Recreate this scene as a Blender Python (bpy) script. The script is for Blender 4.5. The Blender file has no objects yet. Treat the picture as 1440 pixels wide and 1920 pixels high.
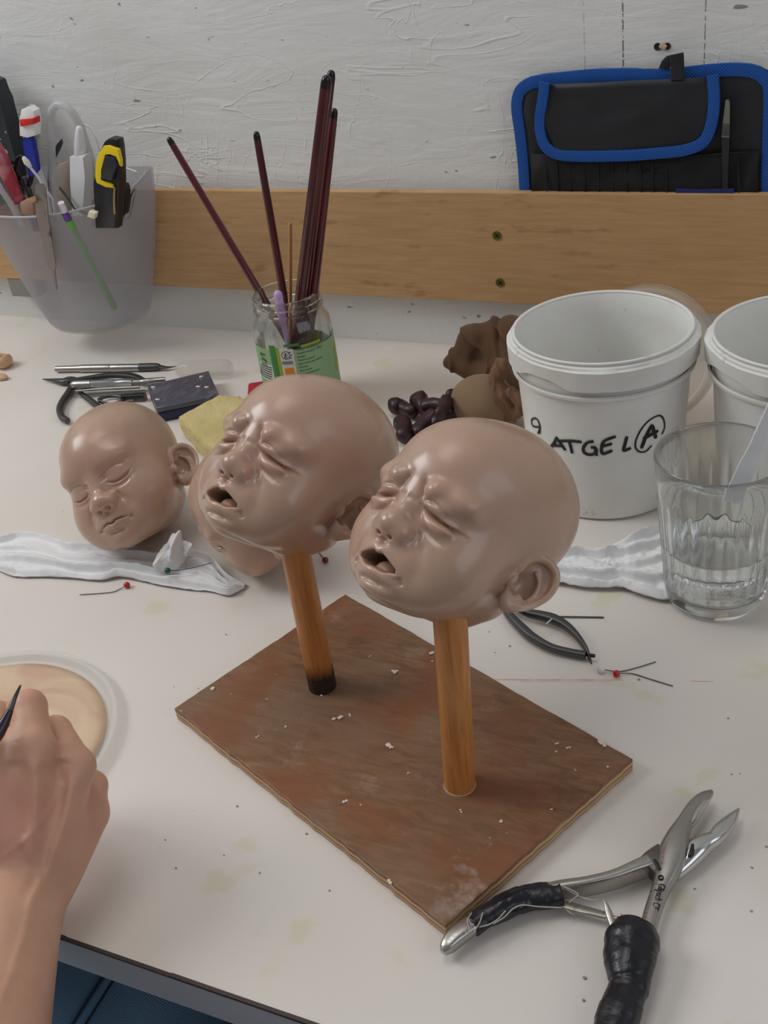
import bpy, bmesh, math, random
import numpy as np
from mathutils import Vector, Matrix, Quaternion
C = bpy.context.scene.collection
PI = math.pi
random.seed(7)

# ------------------------------------------------------------------ camera solution (metres, table top is z = 0)
CF = 2099.55; CP = .56076; CR = -.14659; CY = .49642; CH = 0.5
_F = np.array([-math.sin(CY)*math.cos(CP), math.cos(CY)*math.cos(CP), -math.sin(CP)])
_r = np.array([math.cos(CY), math.sin(CY), 0.0]); _u = np.cross(_r, _F)
CAM_R = math.cos(CR)*_r + math.sin(CR)*_u
CAM_U = -math.sin(CR)*_r + math.cos(CR)*_u
CAM_C = np.array([0, 0, CH])
def ray(px, py): return _F + CAM_R*((px-720)/CF) + CAM_U*((960-py)/CF)
def at(px, py, z=0.0):
    d = ray(px, py); return Vector(CAM_C + d*(z-CAM_C[2])/d[2])
def aty(px, py, Y):
    d = ray(px, py); return Vector(CAM_C + d*(Y-CAM_C[1])/d[1])
def atd(px, py, t): return Vector(CAM_C + ray(px, py)*t)

# ------------------------------------------------------------------ signed distance sculpting
def ell(P, c, r):
    q = (P - np.array(c, np.float32))
    r = np.array(r, np.float32)
    k0 = np.sqrt(((q/r)**2).sum(-1)); k1 = np.sqrt(((q/(r*r))**2).sum(-1)) + 1e-6
    return k0*(k0-1.0)/k1
def smin(a, b, k):
    h = np.maximum(k-np.abs(a-b), 0)/k
    return np.minimum(a, b) - h*h*k*.25
def smax(a, b, k): return -smin(-a, -b, k)
def cap(P, a, b, ra, rb):
    a = np.array(a, np.float32); b = np.array(b, np.float32); ab = b-a
    t = np.clip(((P-a)@ab)/max(float(ab@ab), 1e-9), 0, 1)
    d = np.sqrt(((P-a-t[..., None]*ab)**2).sum(-1))
    return d-(ra+(rb-ra)*t)
def chain(P, pts, rad, k=0.0):
    d = None
    for i in range(len(pts)-1):
        e = cap(P, pts[i], pts[i+1], rad[i], rad[i+1])
        d = e if d is None else (smin(d, e, k) if k else np.minimum(d, e))
    return d
def seg2(X, Z, pts):
    """distance in the front plane to a polyline, and the parameter 0..1 along it"""
    best = None; bt = None
    L = [math.dist(pts[i], pts[i+1]) for i in range(len(pts)-1)]; T = sum(L); acc = 0
    for i in range(len(pts)-1):
        ax, az = pts[i]; bx, bz = pts[i+1]; dx, dz = bx-ax, bz-az
        t = np.clip(((X-ax)*dx+(Z-az)*dz)/(dx*dx+dz*dz+1e-9), 0, 1)
        d = np.sqrt((X-ax-t*dx)**2+(Z-az-t*dz)**2)
        s = (acc+t*L[i])/T; acc += L[i]
        if best is None: best, bt = d, s
        else:
            m = d < best; best = np.where(m, d, best); bt = np.where(m, s, bt)
    return best, bt
def smooth_line(pts, n=6):
    P = [pts[0]]+list(pts)+[pts[-1]]; out = []
    for i in range(1, len(P)-2):
        p0, p1, p2, p3 = [np.array(P[j], float) for j in (i-1, i, i+1, i+2)]
        for k in range(n):
            t = k/n
            out.append(tuple(.5*((2*p1)+(-p0+p2)*t+(2*p0-5*p1+4*p2-p3)*t*t+(-p0+3*p1-3*p2+p3)*t**3)))
    out.append(tuple(pts[-1])); return out

def sculpt(fn, lo, hi, v):
    """isosurface (surface nets) of fn over a box, evaluated only near the surface"""
    B = 4; lo = np.array(lo, float)
    n = np.ceil((np.array(hi)-lo)/(v*B)).astype(int)
    g = [lo[i]+(np.arange(n[i])+.5)*v*B for i in range(3)]
    G = np.stack(np.meshgrid(*g, indexing='ij'), -1).astype(np.float32)
    dc = fn(G.reshape(-1, 3)).reshape(G.shape[:3])
    act = np.abs(dc) < v*B*1.9
    D = np.repeat(np.repeat(np.repeat(dc, B, 0), B, 1), B, 2).astype(np.float32)
    M = np.repeat(np.repeat(np.repeat(act, B, 0), B, 1), B, 2)
    idx = np.argwhere(M)
    P = (lo+(idx+.5)*v).astype(np.float32)
    out = np.empty(len(P), np.float32)
    for s in range(0, len(P), 400000): out[s:s+400000] = fn(P[s:s+400000])
    D[M] = out
    S = D < 0
    nx, ny, nz = S.shape
    cs = [(i, j, k) for i in (0, 1) for j in (0, 1) for k in (0, 1)]
    def cut(A, o): return A[o[0]:nx-1+o[0], o[1]:ny-1+o[1], o[2]:nz-1+o[2]]
    cnt = sum(cut(S, o).astype(np.int8) for o in cs)
    cell = (cnt > 0) & (cnt < 8)
    ci = np.argwhere(cell); vid = -np.ones(cell.shape, np.int64); vid[cell] = np.arange(len(ci))
    acc = np.zeros((len(ci), 3)); w = np.zeros(len(ci))
    vals = {o: D[ci[:, 0]+o[0], ci[:, 1]+o[1], ci[:, 2]+o[2]] for o in cs}
    for a in cs:
        for ax in range(3):
            if a[ax]: continue
            b = list(a); b[ax] = 1; b = tuple(b)
            va, vb = vals[a], vals[b]; m = (va < 0) != (vb < 0)
            t = np.where(m, va/(va-vb+1e-12), 0)
            p = np.array(a, float)[None]+np.zeros((len(ci), 3)); p[:, ax] = t
            acc += p*m[:, None]; w += m
    V = lo+(ci+.5+acc/np.maximum(w, 1)[:, None])*v
    # one projection step on to the surface
    for _ in range(2):
        Pv = V.astype(np.float32); e = v*.5
        gr = np.stack([fn(Pv+np.eye(3, dtype=np.float32)[k]*e)-fn(Pv-np.eye(3, dtype=np.float32)[k]*e) for k in range(3)], -1)/(2*e)
        d0 = fn(Pv); g2 = (gr**2).sum(-1)+1e-3
        V = V-np.clip(d0/g2, -v*.5, v*.5)[:, None]*gr
    F = []
    for ax in range(3):
        o1, o2 = [k for k in range(3) if k != ax]
        sl = [slice(0, nx), slice(0, ny), slice(0, nz)]
        A = [slice(1, -1)]*3; Bs = [slice(1, -1)]*3
        A[ax] = slice(0, -1); Bs[ax] = slice(1, None)
        s0, s1 = S[tuple(A)], S[tuple(Bs)]
        m = s0 != s1; e = np.argwhere(m)
        base = e.copy(); base[:, o1] += 1; base[:, o2] += 1      # node index of the edge's start
        q = []
        for (d1, d2) in ((-1, -1), (0, -1), (0, 0), (-1, 0)):
            c = base.copy(); c[:, o1] += d1; c[:, o2] += d2
            q.append(vid[c[:, 0], c[:, 1], c[:, 2]])
        q = np.stack(q, -1); fl = s0[m]
        if ax == 1: fl = ~fl
        q[~fl] = q[~fl][:, ::-1]
        F.append(q)
    return V, np.concatenate(F)

# ------------------------------------------------------------------ mesh and object helpers
def link(o, parent=None):
    C.objects.link(o)
    if parent is not None: o.parent = parent
    return o
def mesh_obj(name, V, F, mat=None, parent=None, smooth=True):
    me = bpy.data.meshes.new(name)
    if isinstance(V, np.ndarray):
        me.vertices.add(len(V)); me.vertices.foreach_set('co', V.astype(np.float32).ravel())
        me.loops.add(F.size); me.loops.foreach_set('vertex_index', F.astype(np.int32).ravel())
        me.polygons.add(len(F)); me.polygons.foreach_set('loop_start', (np.arange(len(F))*F.shape[1]).astype(np.int32))
        try: me.polygons.foreach_set('loop_total', np.full(len(F), F.shape[1], np.int32))
        except Exception: pass
        me.update(calc_edges=True); me.validate()
    else:
        me.from_pydata([tuple(v) for v in V], [], F)
    if smooth: me.polygons.foreach_set('use_smooth', [True]*len(me.polygons))
    if mat: me.materials.append(mat)
    me.update()
    return link(bpy.data.objects.new(name, me), parent)
def bm_obj(name, bm, mat=None, parent=None, smooth=False, auto=None):
    me = bpy.data.meshes.new(name)
    bmesh.ops.recalc_face_normals(bm, faces=bm.faces)
    bm.to_mesh(me); bm.free()
    if smooth or auto: me.polygons.foreach_set('use_smooth', [True]*len(me.polygons))
    if auto: me.set_sharp_from_angle(angle=math.radians(auto))
    for m in (mat if isinstance(mat, (list, tuple)) else [mat]):
        if m: me.materials.append(m)
    return link(bpy.data.objects.new(name, me), parent)
def tag(o, label=None, cat=None, group=None, kind=None):
    if label: o['label'] = label
    if cat: o['category'] = cat
    if group: o['group'] = group
    if kind: o['kind'] = kind
    return o
def thing(name, label, cat, loc=(0, 0, 0), rot=None, group=None):
    o = bpy.data.objects.new(name, None); o.empty_display_size = .01; C.objects.link(o)
    o.location = loc
    if rot is not None: o.rotation_euler = rot
    return tag(o, label, cat, group)
def ab_box(bm, c, s, bev=0, M=None, seg=2):
    r = bmesh.ops.create_cube(bm, size=1); vs = r['verts']
    for v in vs: v.co = Vector((v.co[i]*s[i]+c[i] for i in range(3)))
    if bev:
        es = list({e for v in vs for e in v.link_edges})
        r2 = bmesh.ops.bevel(bm, geom=es, offset=bev, segments=seg, affect='EDGES', profile=.5)
        vs = list({v for f in r2['faces'] for v in f.verts} | {v for v in vs if v.is_valid})
    if M is not None:
        for v in vs: v.co = M @ v.co
    return vs
def frame_at(t, ref=None):
    t = t.normalized(); r = ref or Vector((0, 0, 1))
    if abs(t.dot(r)) > .97: r = Vector((1, 0, 0))
    n = (r-t*t.dot(r)).normalized(); return n, t.cross(n)
def sweep(bm, pts, prof, ref=None, scale=None, closed_prof=True, caps=True, twist=None):
    """sweep a 2-D profile [(n,b)] along pts; scale per point (number or (sn,sb))"""
    pts = [Vector(p) for p in pts]; rings = []
    n = None
    for i, p in enumerate(pts):
        t = (pts[min(i+1, len(pts)-1)]-pts[max(i-1, 0)]).normalized()
        if n is None or ref is not None: n, b = frame_at(t, ref)
        else:
            n = (n-t*t.dot(n)).normalized(); b = t.cross(n)
        s = 1 if scale is None else scale[i]
        sn, sb = s if isinstance(s, (tuple, list)) else (s, s)
        nn, bb = n, b
        if twist:
            a = twist[i] if isinstance(twist, (list, tuple)) else twist
            nn = n*math.cos(a)+b*math.sin(a); bb = b*math.cos(a)-n*math.sin(a)
        rings.append([bm.verts.new(p+nn*(q[0]*sn)+bb*(q[1]*sb)) for q in prof])
    m = len(prof)
    for i in range(len(rings)-1):
        for j in range(m if closed_prof else m-1):
            k = (j+1) % m
            try: bm.faces.new((rings[i][j], rings[i][k], rings[i+1][k], rings[i+1][j]))
            except ValueError: pass
    if caps and closed_prof:
        try:
            bm.faces.new(rings[0][::-1]); bm.faces.new(rings[-1])
        except ValueError: pass
    return rings
def circ(r, n=12): return [(r*math.cos(2*PI*i/n), r*math.sin(2*PI*i/n)) for i in range(n)]
def tube(bm, pts, r, n=12, round_end=True):
    if isinstance(r, (int, float)): r = [r]*len(pts)
    pts = [Vector(p) for p in pts]; r = list(r)
    if round_end:
        t0 = (pts[0]-pts[1]).normalized(); t1 = (pts[-1]-pts[-2]).normalized()
        A = [(pts[0]+t0*r[0]*math.sin(a), max(r[0]*math.cos(a), r[0]*.05)) for a in (PI/2, PI/3, PI/6)]
        Bq = [(pts[-1]+t1*r[-1]*math.sin(a), max(r[-1]*math.cos(a), r[-1]*.05)) for a in (PI/6, PI/3, PI/2)]
        pts = [a[0] for a in A]+pts+[b[0] for b in Bq]; r = [a[1] for a in A]+r+[b[1] for b in Bq]
    return sweep(bm, pts, circ(1, n), scale=r)
def lathe(bm, prof, n=48, M=None, close=False):
    """revolve [(r,z)] about z"""
    rings = []
    for r, z in prof:
        if r < 1e-6: rings.append([bm.verts.new((0, 0, z))])
        else: rings.append([bm.verts.new((r*math.cos(2*PI*i/n), r*math.sin(2*PI*i/n), z)) for i in range(n)])
    prs = list(zip(rings, rings[1:]))
    if close: prs.append((rings[-1], rings[0]))
    for a, b in prs:
        for i in range(n):
            j = (i+1) % n
            if len(a) == 1 and len(b) == 1: continue
            if len(a) == 1: bm.faces.new((a[0], b[i], b[j]))
            elif len(b) == 1: bm.faces.new((a[i], a[j], b[0]))
            else: bm.faces.new((a[i], a[j], b[j], b[i]))
    if M is not None:
        for rg in rings:
            for v in rg: v.co = M @ v.co
    return rings
def prism(bm, outline, z0, z1, M=None, bev=0):
    """extrude a closed 2-D outline"""
    lo = [bm.verts.new((x, y, z0)) for x, y in outline]; hi = [bm.verts.new((x, y, z1)) for x, y in outline]
    n = len(outline); fs = [bm.faces.new(lo[::-1]), bm.faces.new(hi)]
    for i in range(n):
        j = (i+1) % n; fs.append(bm.faces.new((lo[i], lo[j], hi[j], hi[i])))
    vs = lo+hi
    if bev:
        es = [e for e in {e for f in fs[:2] for e in f.edges}]
        r = bmesh.ops.bevel(bm, geom=es, offset=bev, segments=2, affect='EDGES', profile=.5)
        vs = list({v for f in r['faces'] for v in f.verts} | {v for v in vs if v.is_valid})
    if M is not None:
        for v in vs: v.co = M @ v.co
    return vs
def spline(pts, n=8):
    P = [Vector(p) for p in pts]; P = [P[0]*2-P[1]]+P+[P[-1]*2-P[-2]]; out = []
    for i in range(1, len(P)-2):
        for k in range(n):
            t = k/n; p0, p1, p2, p3 = P[i-1], P[i], P[i+1], P[i+2]
            out.append(.5*((2*p1)+(p2-p0)*t+(2*p0-5*p1+4*p2-p3)*t*t+(3*p1-p0-3*p2+p3)*t**3))
    out.append(P[-2]); return out
def copy_tree(o, parent=None):
    c = o.copy(); C.objects.link(c)
    if parent is not None: c.parent = parent
    for ch in [x for x in bpy.data.objects if x.parent == o and x.name in C.objects]: copy_tree(ch, c)
    return c

# ------------------------------------------------------------------ materials
def srgb(r, g, b):
    f = lambda c: ((c/255+.055)/1.055)**2.4 if c > 10 else c/255/12.92
    return (f(r), f(g), f(b), 1)
class Mat:
    def __init__(s, name):
        s.m = bpy.data.materials.new(name); s.m.use_nodes = True; s.t = s.m.node_tree
        s.b = s.t.nodes['Principled BSDF']; s._o = None
    def n(s, typ, **kw):
        nd = s.t.nodes.new(typ)
        for k, v in kw.items():
            if hasattr(nd, k): setattr(nd, k, v)
            else:
                nd.inputs[k.replace('_', ' ')].default_value = v
        return nd
    def l(s, a, b): s.t.links.new(a, b)
    @property
    def obj(s):
        if s._o is None: s._o = s.n('ShaderNodeTexCoord').outputs['Object']
        return s._o
    def mapped(s, scale=(1, 1, 1), rot=(0, 0, 0), loc=(0, 0, 0)):
        m = s.n('ShaderNodeMapping'); m.inputs['Scale'].default_value = scale; m.inputs['Rotation'].default_value = rot
        m.inputs['Location'].default_value = loc; s.l(s.obj, m.inputs[0]); return m.outputs[0]
    def noise(s, scale, detail=4, rough=.5, vec=None, dist=0):
        nd = s.n('ShaderNodeTexNoise'); nd.inputs['Scale'].default_value = scale; nd.inputs['Detail'].default_value = detail
        nd.inputs['Roughness'].default_value = rough; nd.inputs['Distortion'].default_value = dist
        s.l(vec if vec is not None else s.obj, nd.inputs['Vector']); return nd.outputs['Fac']
    def ramp(s, fac, stops, interp='LINEAR'):
        r = s.n('ShaderNodeValToRGB'); cr = r.color_ramp; cr.interpolation = interp
        while len(cr.elements) < len(stops): cr.elements.new(.5)
        for e, (p, c) in zip(cr.elements, stops):
            e.position = p; e.color = c if isinstance(c, (tuple, list)) else (c, c, c, 1)
        s.l(fac, r.inputs[0]); return r.outputs[0]
    def mix(s, fac, a, b, mode='MIX'):
        m = s.n('ShaderNodeMix', data_type='RGBA', blend_type=mode)
        for v, i in ((fac, 0), (a, 6), (b, 7)):
            if isinstance(v, (int, float)): m.inputs[i].default_value = v
            elif isinstance(v, tuple): m.inputs[i].default_value = v
            else: s.l(v, m.inputs[i])
        return m.outputs[2]
    def math(s, op, a, b=0.0, c=0.0):
        m = s.n('ShaderNodeMath', operation=op)
        for i, v in enumerate((a, b, c)):
            if isinstance(v, (int, float)): m.inputs[i].default_value = v
            else: s.l(v, m.inputs[i])
        return m.outputs[0]
    def bump(s, h, strength=.3, dist=.001, prev=None):
        b = s.n('ShaderNodeBump'); b.inputs['Strength'].default_value = strength; b.inputs['Distance'].default_value = dist
        s.l(h, b.inputs['Height'])
        if prev is not None: s.l(prev, b.inputs['Normal'])
        return b.outputs[0]
    def set(s, **kw):
        for k, v in kw.items():
            i = s.b.inputs[k.replace('_', ' ')]
            if isinstance(v, (int, float, tuple)): i.default_value = v
            else: s.l(v, i)
        return s
def plain(name, col, rough=.5, metal=0, **kw):
    m = Mat(name); m.set(Base_Color=col, Roughness=rough, Metallic=metal, **kw); return m.m
H3P = (219.5, 878, 1, .952)
H4R = (1.0, 0.2, -.35); H4P = (468, 932, 1, .86)
SEAM_A = .42
AMB = .33; EXPO = -0.50
LIGHTS = [('window_left', (-2.0, .2, 1.5), (-.3, .5, 0), (.95, .85), 27, (.95, .97, 1)),
          ('ceiling_lamp', (-.7, .6, 2.2), (-.3, .5, 0), (1.2, .8), 12, (1, .98, .95)),
          ('window_right', (1.7, -.1, 1.3), (-.3, .5, .1), (1.9, 1.3), 13, (.9, .92, 1))]
H4Z = math.radians(-35)
H4X = math.radians(52)
# ------------------------------------------------------------------ doll heads (head frame in mm: face to -Y, crown +Z, its left side +X)
def ear_sdf(P, crying):
    """P already mirrored to +X; ear frame: u up along the ear, w towards the back, n outwards"""
    c = np.array([43.5, 17, -26], np.float32)
    tilt = math.radians(33); fl = math.radians(28)
    u = np.array([-.06, math.sin(tilt), math.cos(tilt)]); u /= np.linalg.norm(u)
    n = np.array([math.cos(fl), -math.sin(fl), 0.10]); n -= u*(n@u); n /= np.linalg.norm(n)
    w = np.cross(n, u); w = w if w[1] > 0 else -w
    Q = P-c
    E = np.stack([Q@u.astype(np.float32), Q@w.astype(np.float32), Q@n.astype(np.float32)], -1)
    # helix rim: crus -> top -> back -> lobe   (u, w, n)
    hel = smooth_line([(-2, -3, 3.5), (2, -8, 5.2), (9, -9.5, 6.5), (15, -6, 7.8), (18, 1, 9), (16.5, 8, 10), (10, 12, 10.8), (2, 12.6, 10.5), (-6, 10, 9.3), (-12, 6, 7.8), (-16, 0.5, 6.2)], 3)
    N = len(hel); rad = [1.6+1.0*math.sin(PI*min(1, i/(N-1)*1.2+.1)) for i in range(N)]
    d = chain(E, hel, rad)
    # shell of the ear: a dish below the rim
    cx = np.array([0, 1.6, 0], np.float32)
    q = E-cx
    wid = 10.6+q[:, 0]*.12
    rr = np.sqrt((q[:, 0]/17.0)**2+(q[:, 1]/wid)**2)
    bowl = 1.0+8.5*np.clip(rr, 0, 1.1)**2*np.clip(.6+q[:, 1]*.05, .25, 1.2)
    shell = np.maximum(np.abs(q[:, 2]-bowl+1.2)-1.3, (rr-1.0)*10)*.75
    d = smin(d, shell, 2.0)
    # back wall joining the ear to the skull
    back = np.maximum(np.maximum(q[:, 2]-bowl+.5, (rr-.80+.02*(5-q[:, 2])*0)*10), -q[:, 2]-12)*.75
    d = smin(d, back, 3.0)
    # antihelix
    ah = smooth_line([(9, 0.5, 6.3), (6, 5, 7.2), (0, 7, 7.0), (-6, 5.2, 6.4), (-9, 1, 6.2)], 3)
    d = smin(d, chain(E, ah, [.5+.9*math.sin(PI*i/(len(ah)-1)) for i in range(len(ah))]), 5.0)
    ah2 = [(9, -3.5, 4.8), (7, 3, 6.0)]
    # lobe
    d = smin(d, ell(E, (-14.5, -1.2, 4.0), (6.0, 5.6, 3.6)), 3.5)
    # concha hollow and canal
    d = smax(d, -ell(E, (-2.0, -0.8, 4.5), (8.5, 7.2, 7.2)), 2.5)
    d = smax(d, -ell(E, (-2.0, -4.5, 0), (4.4, 3.2, 8.0)), 1.5)
    # tragus
    d = smin(d, ell(E, (-4.2, -7.6, 4.4), (4.2, 2.4, 2.9)), 2.0)
    d = smin(d, ell(E, (-9.4, 1.5, 5.2), (2.6, 2.8, 2.2)), 2.0)
    return d

def head_sdf(P, crying=True):
    x, y, z = P[:, 0], P[:, 1], P[:, 2]
    A = np.abs(x); Pm = np.stack([A, y, z], -1)
    # skull
    d = ell(P, (0, 19, 8), (50 if crying else 46.5, 60.5, 48.5))
    d = smin(d, ell(P, (0, -12 if crying else -11, 12), (37 if crying else 34, 37, 34)), 14)          # forehead
    d = smin(d, ell(P, (0, -8, -20), (42, 37, 36)), 16)           # mid face
    d = smin(d, ell(Pm, (23, -22, -33), (23, 23, 23)), 16)      # cheeks
    d = smin(d, ell(P, (0, -27, -48), (34, 24, 18)), 12)          # jaw
    d = smin(d, ell(P, (0, -41, -53.5), (13, 10, 9)), 9)          # chin
    d = smin(d, ell(P, (0, 14, -42), (35, 38, 22)), 16)            # under skull and neck
    front = 1/(1+np.exp((y+14)/3.0))
    def stroke(pts, h, w, sharp=False, end=.25, sym=True, curve=True):
        nonlocal d
        L = smooth_line(pts, 4) if (curve and len(pts) > 2) else pts
        r, t = seg2(A if sym else x, z, L)
        e = np.clip(np.minimum(t, 1-t)/end, 0, 1) if end > 0 else 1
        prof = np.exp(-(r/w)) if sharp else np.exp(-(r/w)**2)
        d = d-h*prof*(.2+.8*e)*front
    if crying:
        # brows: swollen medial brow, furrow, glabella ridge
        d = smin(d, ell(Pm, (14.0, -45.8, 4.6), (6.0, 6.4, 5.8)), 4.5)
        d = smin(d, ell(Pm, (25, -35.5, 3.0), (11, 9, 6)), 10)
        d = smin(d, ell(P, (0, -42.6, -1.5), (9.5, 4.5, 5.5)), 7)
        stroke([(5.0, 9), (6.4, 5), (8.0, 0), (8.8, -4)], -1.7, 1.8)     # vertical furrow
        stroke([(0.2, -3.5), (4, -4.0), (8, -4.5)], -1.3, 1.8)
        # lids
        d = smin(d, ell(Pm, (17.5, -43.5, -3.2), (8.5, 5.5, 4.2)), 4)
        d = smin(d, ell(Pm, (19, -42.4, -12.6), (11.5, 5.5, 4.4)), 5)
        stroke([(8.6, -5.0), (13, -6.8), (20, -9.0), (28, -11.0), (36, -12.5)], -3.0, 1.2, end=.4)   # the shut eye
        stroke([(8.8, -6.5), (12.0, -12.2), (17, -16.4), (24, -19.4), (30, -21)], -1.5, 1.8, end=.5)    # under-eye fold
        stroke([(9.4, -3.6), (13, -1.6), (18, -2.0), (25, -4.6)], -1.3, 1.3, end=.4)                      # upper lid fold
    else:
        d = smin(d, ell(Pm, (19, -34.0, 9), (13, 7, 5)), 12)
        d = smax(d, -ell(Pm, (19, -55, -2), (13, 7, 5)), 9)
        d = smin(d, ell(Pm, (18.5, -33.8, -6.5), (10.5, 8.0, 6.6)), 7)
        stroke([(9.5, -8.2), (14, -10.8), (20, -11.6), (26, -10.6), (31, -8.0)], -1.9, .95)
        stroke([(10, -12), (16, -15.6), (24, -15.6), (31, -12)], -.8, 1.6)
        stroke([(9, -2), (15, .8), (23, 1.2), (30, -2)], -.9, 1.5)
        stroke([(7.5, -1), (8.5, -7)], -1.8, 3.4)
    # nose
    d = smin(d, cap(P, (0, -41.5, -2), (0, -50.5, -17), 6.2, 5.8), 7)
    d = smin(d, ell(P, (0, -54.6, -20.4), (8.2, 6.6, 6.8)), 4.2)
    d = smin(d, ell(Pm, (8.4, -50.2, -23.2), (5.4, 6.6, 5.4)), 4.6)
    d = smax(d, -ell(Pm, (4.2, -54.2, -28.0), (2.9, 3.2, 2.8)), 1.6)
    stroke([(13.8, -18), (14.6, -23.4), (13.0, -28)], -.9, 2.0)
    # muzzle
    if crying:
        d = smin(d, ell(P, (0, -41, -38), (18, 13, 12)), 12)
        stroke([(0, -29), (0, -34)], -1.2, 2.6)
        stroke([(15.5, -22), (20.5, -29), (23, -38), (22.5, -48)], -.7, 4.0)        # nasolabial fold
        # lips
        up = smooth_line([(-14, -44.6), (-10.5, -40.4), (-6.5, -37.0), (-2.8, -35.4), (0, -36.6), (2.8, -35.4), (6.5, -37.0), (10.5, -40.4), (14, -44.6)], 3)
        lw = smooth_line([(-15.5, -45), (-12, -48.4), (-7, -49.4), (0, -48.4), (7, -49.4), (12, -48.4), (15.5, -45)], 3)
        def lipy(px, pz): return -51.5+abs(px)**2*.034+max(0, (-pz-42))*.35
        dl = chain(P, [(a, lipy(a, b)-2.6, b) for a, b in up], [1.0+.9*math.sin(PI*i/(len(up)-1)) for i in range(len(up))], .6)
        d = smin(d, dl, 3.0)
        dl = chain(P, [(a, lipy(a, b)-2.6, b) for a, b in lw], [1.5+2.1*math.sin(PI*i/(len(lw)-1)) for i in range(len(lw))], .6)
        d = smin(d, dl, 2.2)
        # open mouth: a slot bounded above and below, pointed at the corners
        zt = -37.4-np.clip(A-2.5, 0, 99)**1.35*.20-.9*np.exp(-(A/1.8)**2)
        zb = -46.2-.5*np.exp(-((A-6)/3)**2)+np.clip(A-8, 0, 99)*.30
        cav = np.maximum(np.maximum(z-zt, zb-z), np.maximum(A-13.6, y+30))*.8
        d = smax(d, -cav, 1.4)
        d = smin(d, ell(P, (1.0, -37.5, -46.5), (9, 11, 6.0)), 1.0)                        # tongue
        stroke([(-12, -54.0), (0, -53.6), (12, -54.0)], -2.2, 2.2, sym=False)                # crease under the lip
        stroke([(15.5, -45.5), (18.5, -50)], -1.3, 2.0)
    else:
        d = smin(d, ell(P, (0, -43, -36), (16, 11, 12)), 8)
        lin = [(-14.5, -41.5), (-9, -39.4), (-4, -38.8), (0, -40.0), (4, -38.8), (9, -39.4), (14.5, -41.5)]
        d = smin(d, chain(P, [(a, -52.6+abs(a)**2*.036, b+2.0) for a, b in lin], [1.0, 2.1, 2.9, 2.6, 2.9, 2.1, 1.0], .6), 2.4)
        d = smin(d, chain(P, [(a, -52.2+abs(a)**2*.040, b-3.0+.006*a*a) for a, b in lin], [.8, 2.1, 3.0, 3.2, 3.0, 2.1, .8], .6), 2.4)
        stroke(lin, -2.4, .9, sym=False)
        stroke([(0, -29.5), (0, -33)], -1.2, 1.7)
        stroke([(-9, -47.5), (0, -48.5), (9, -47.5)], -1.8, 2.6, sym=False)
        stroke([(14.5, -41.5), (17, -43.5)], -1.4, 1.8)
        stroke([(14.5, -22), (19, -30), (20, -38)], -.9, 3.0)
    # double chin crease
    rc = np.abs(z+60.5+.012*A*A-(y+38)*.10)
    d = d+.7*np.exp(-(rc/2.0)**2)*np.clip((-(y)-4)/16, 0, 1)*np.clip((32-A)/8, 0, 1)
    neck = ell(P, (0, 10, -56), (23, 23, 12))
    d = smin(d, neck, 8)
    d = smax(d, -(z+66), 2.0)
    # ears, where near
    m = (A > 28) & (y > -14) & (y < 54) & (z > -56) & (z < 8)
    if m.any():
        e = ear_sdf(Pm[m], crying)
        dm = d[m]; d = d.copy(); d[m] = smin(dm, e, 2.5)
    return d

def head_mesh(crying, v):
    V, F = sculpt(lambda P: head_sdf(P, crying), (-64, -66, -70), (64, 82, 60), v)
    return V*.001, F
# ------------------------------------------------------------------ materials
def m_skin():
    m = Mat('waxy_silicone_skin')
    n1 = m.noise(28, 5, .6); n2 = m.noise(9, 3); n3 = m.noise(140, 3)
    c = m.mix(m.ramp(n1, [(.3, 0), (.75, 1)]), srgb(180, 149, 126), srgb(191, 156, 133))
    c = m.mix(m.math('MULTIPLY', m.ramp(n2, [(.45, 0), (.75, 1)]), .4), c, srgb(194, 150, 132))
    sx = m.n('ShaderNodeSeparateXYZ'); m.l(m.obj, sx.inputs[0])
    top = m.ramp(sx.outputs[2], [(.040, 0), (.054, 1)]); sc = m.ramp(m.noise(45, 5, .7, None, 1.5), [(.52, 0), (.60, 1)])
    c = m.mix(m.math('MULTIPLY', m.math('MULTIPLY', top, sc), .5), c, srgb(150, 116, 96))
    m.set(Base_Color=c, Roughness=m.ramp(n1, [(.3, .26), (.7, .42)]), Subsurface_Weight=.25, Subsurface_Radius=(.010, .004, .002), Subsurface_Scale=.6, Specular_IOR_Level=.55)
    b = m.bump(n3, .10, .0006); b2 = m.bump(m.noise(22, 2), .12, .002, b)
    m.set(Normal=b2); m.set(Coat_Weight=.32, Coat_Roughness=m.ramp(m.noise(60, 4, .6), [(.4, .06), (.65, .3)]), Coat_Normal=m.bump(m.noise(110, 4, .6), .25, .0007))
    return m.m
def m_hand():
    m = Mat('human_skin')
    n1 = m.noise(35, 5, .6); n2 = m.noise(500, 4, .6); n3 = m.noise(14, 2)
    c = m.mix(m.ramp(n1, [(.35, 0), (.7, 1)]), srgb(202, 154, 128), srgb(212, 166, 138))
    c = m.mix(m.math('MULTIPLY', m.ramp(n3, [(.48, 0), (.7, 1)]), .55), c, srgb(198, 128, 112))
    m.set(Base_Color=c, Roughness=.48, Subsurface_Weight=.2, Subsurface_Radius=(.008, .003, .0015), Subsurface_Scale=.5)
    m.set(Normal=m.bump(n2, .25, .0004)); return m.m
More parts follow.
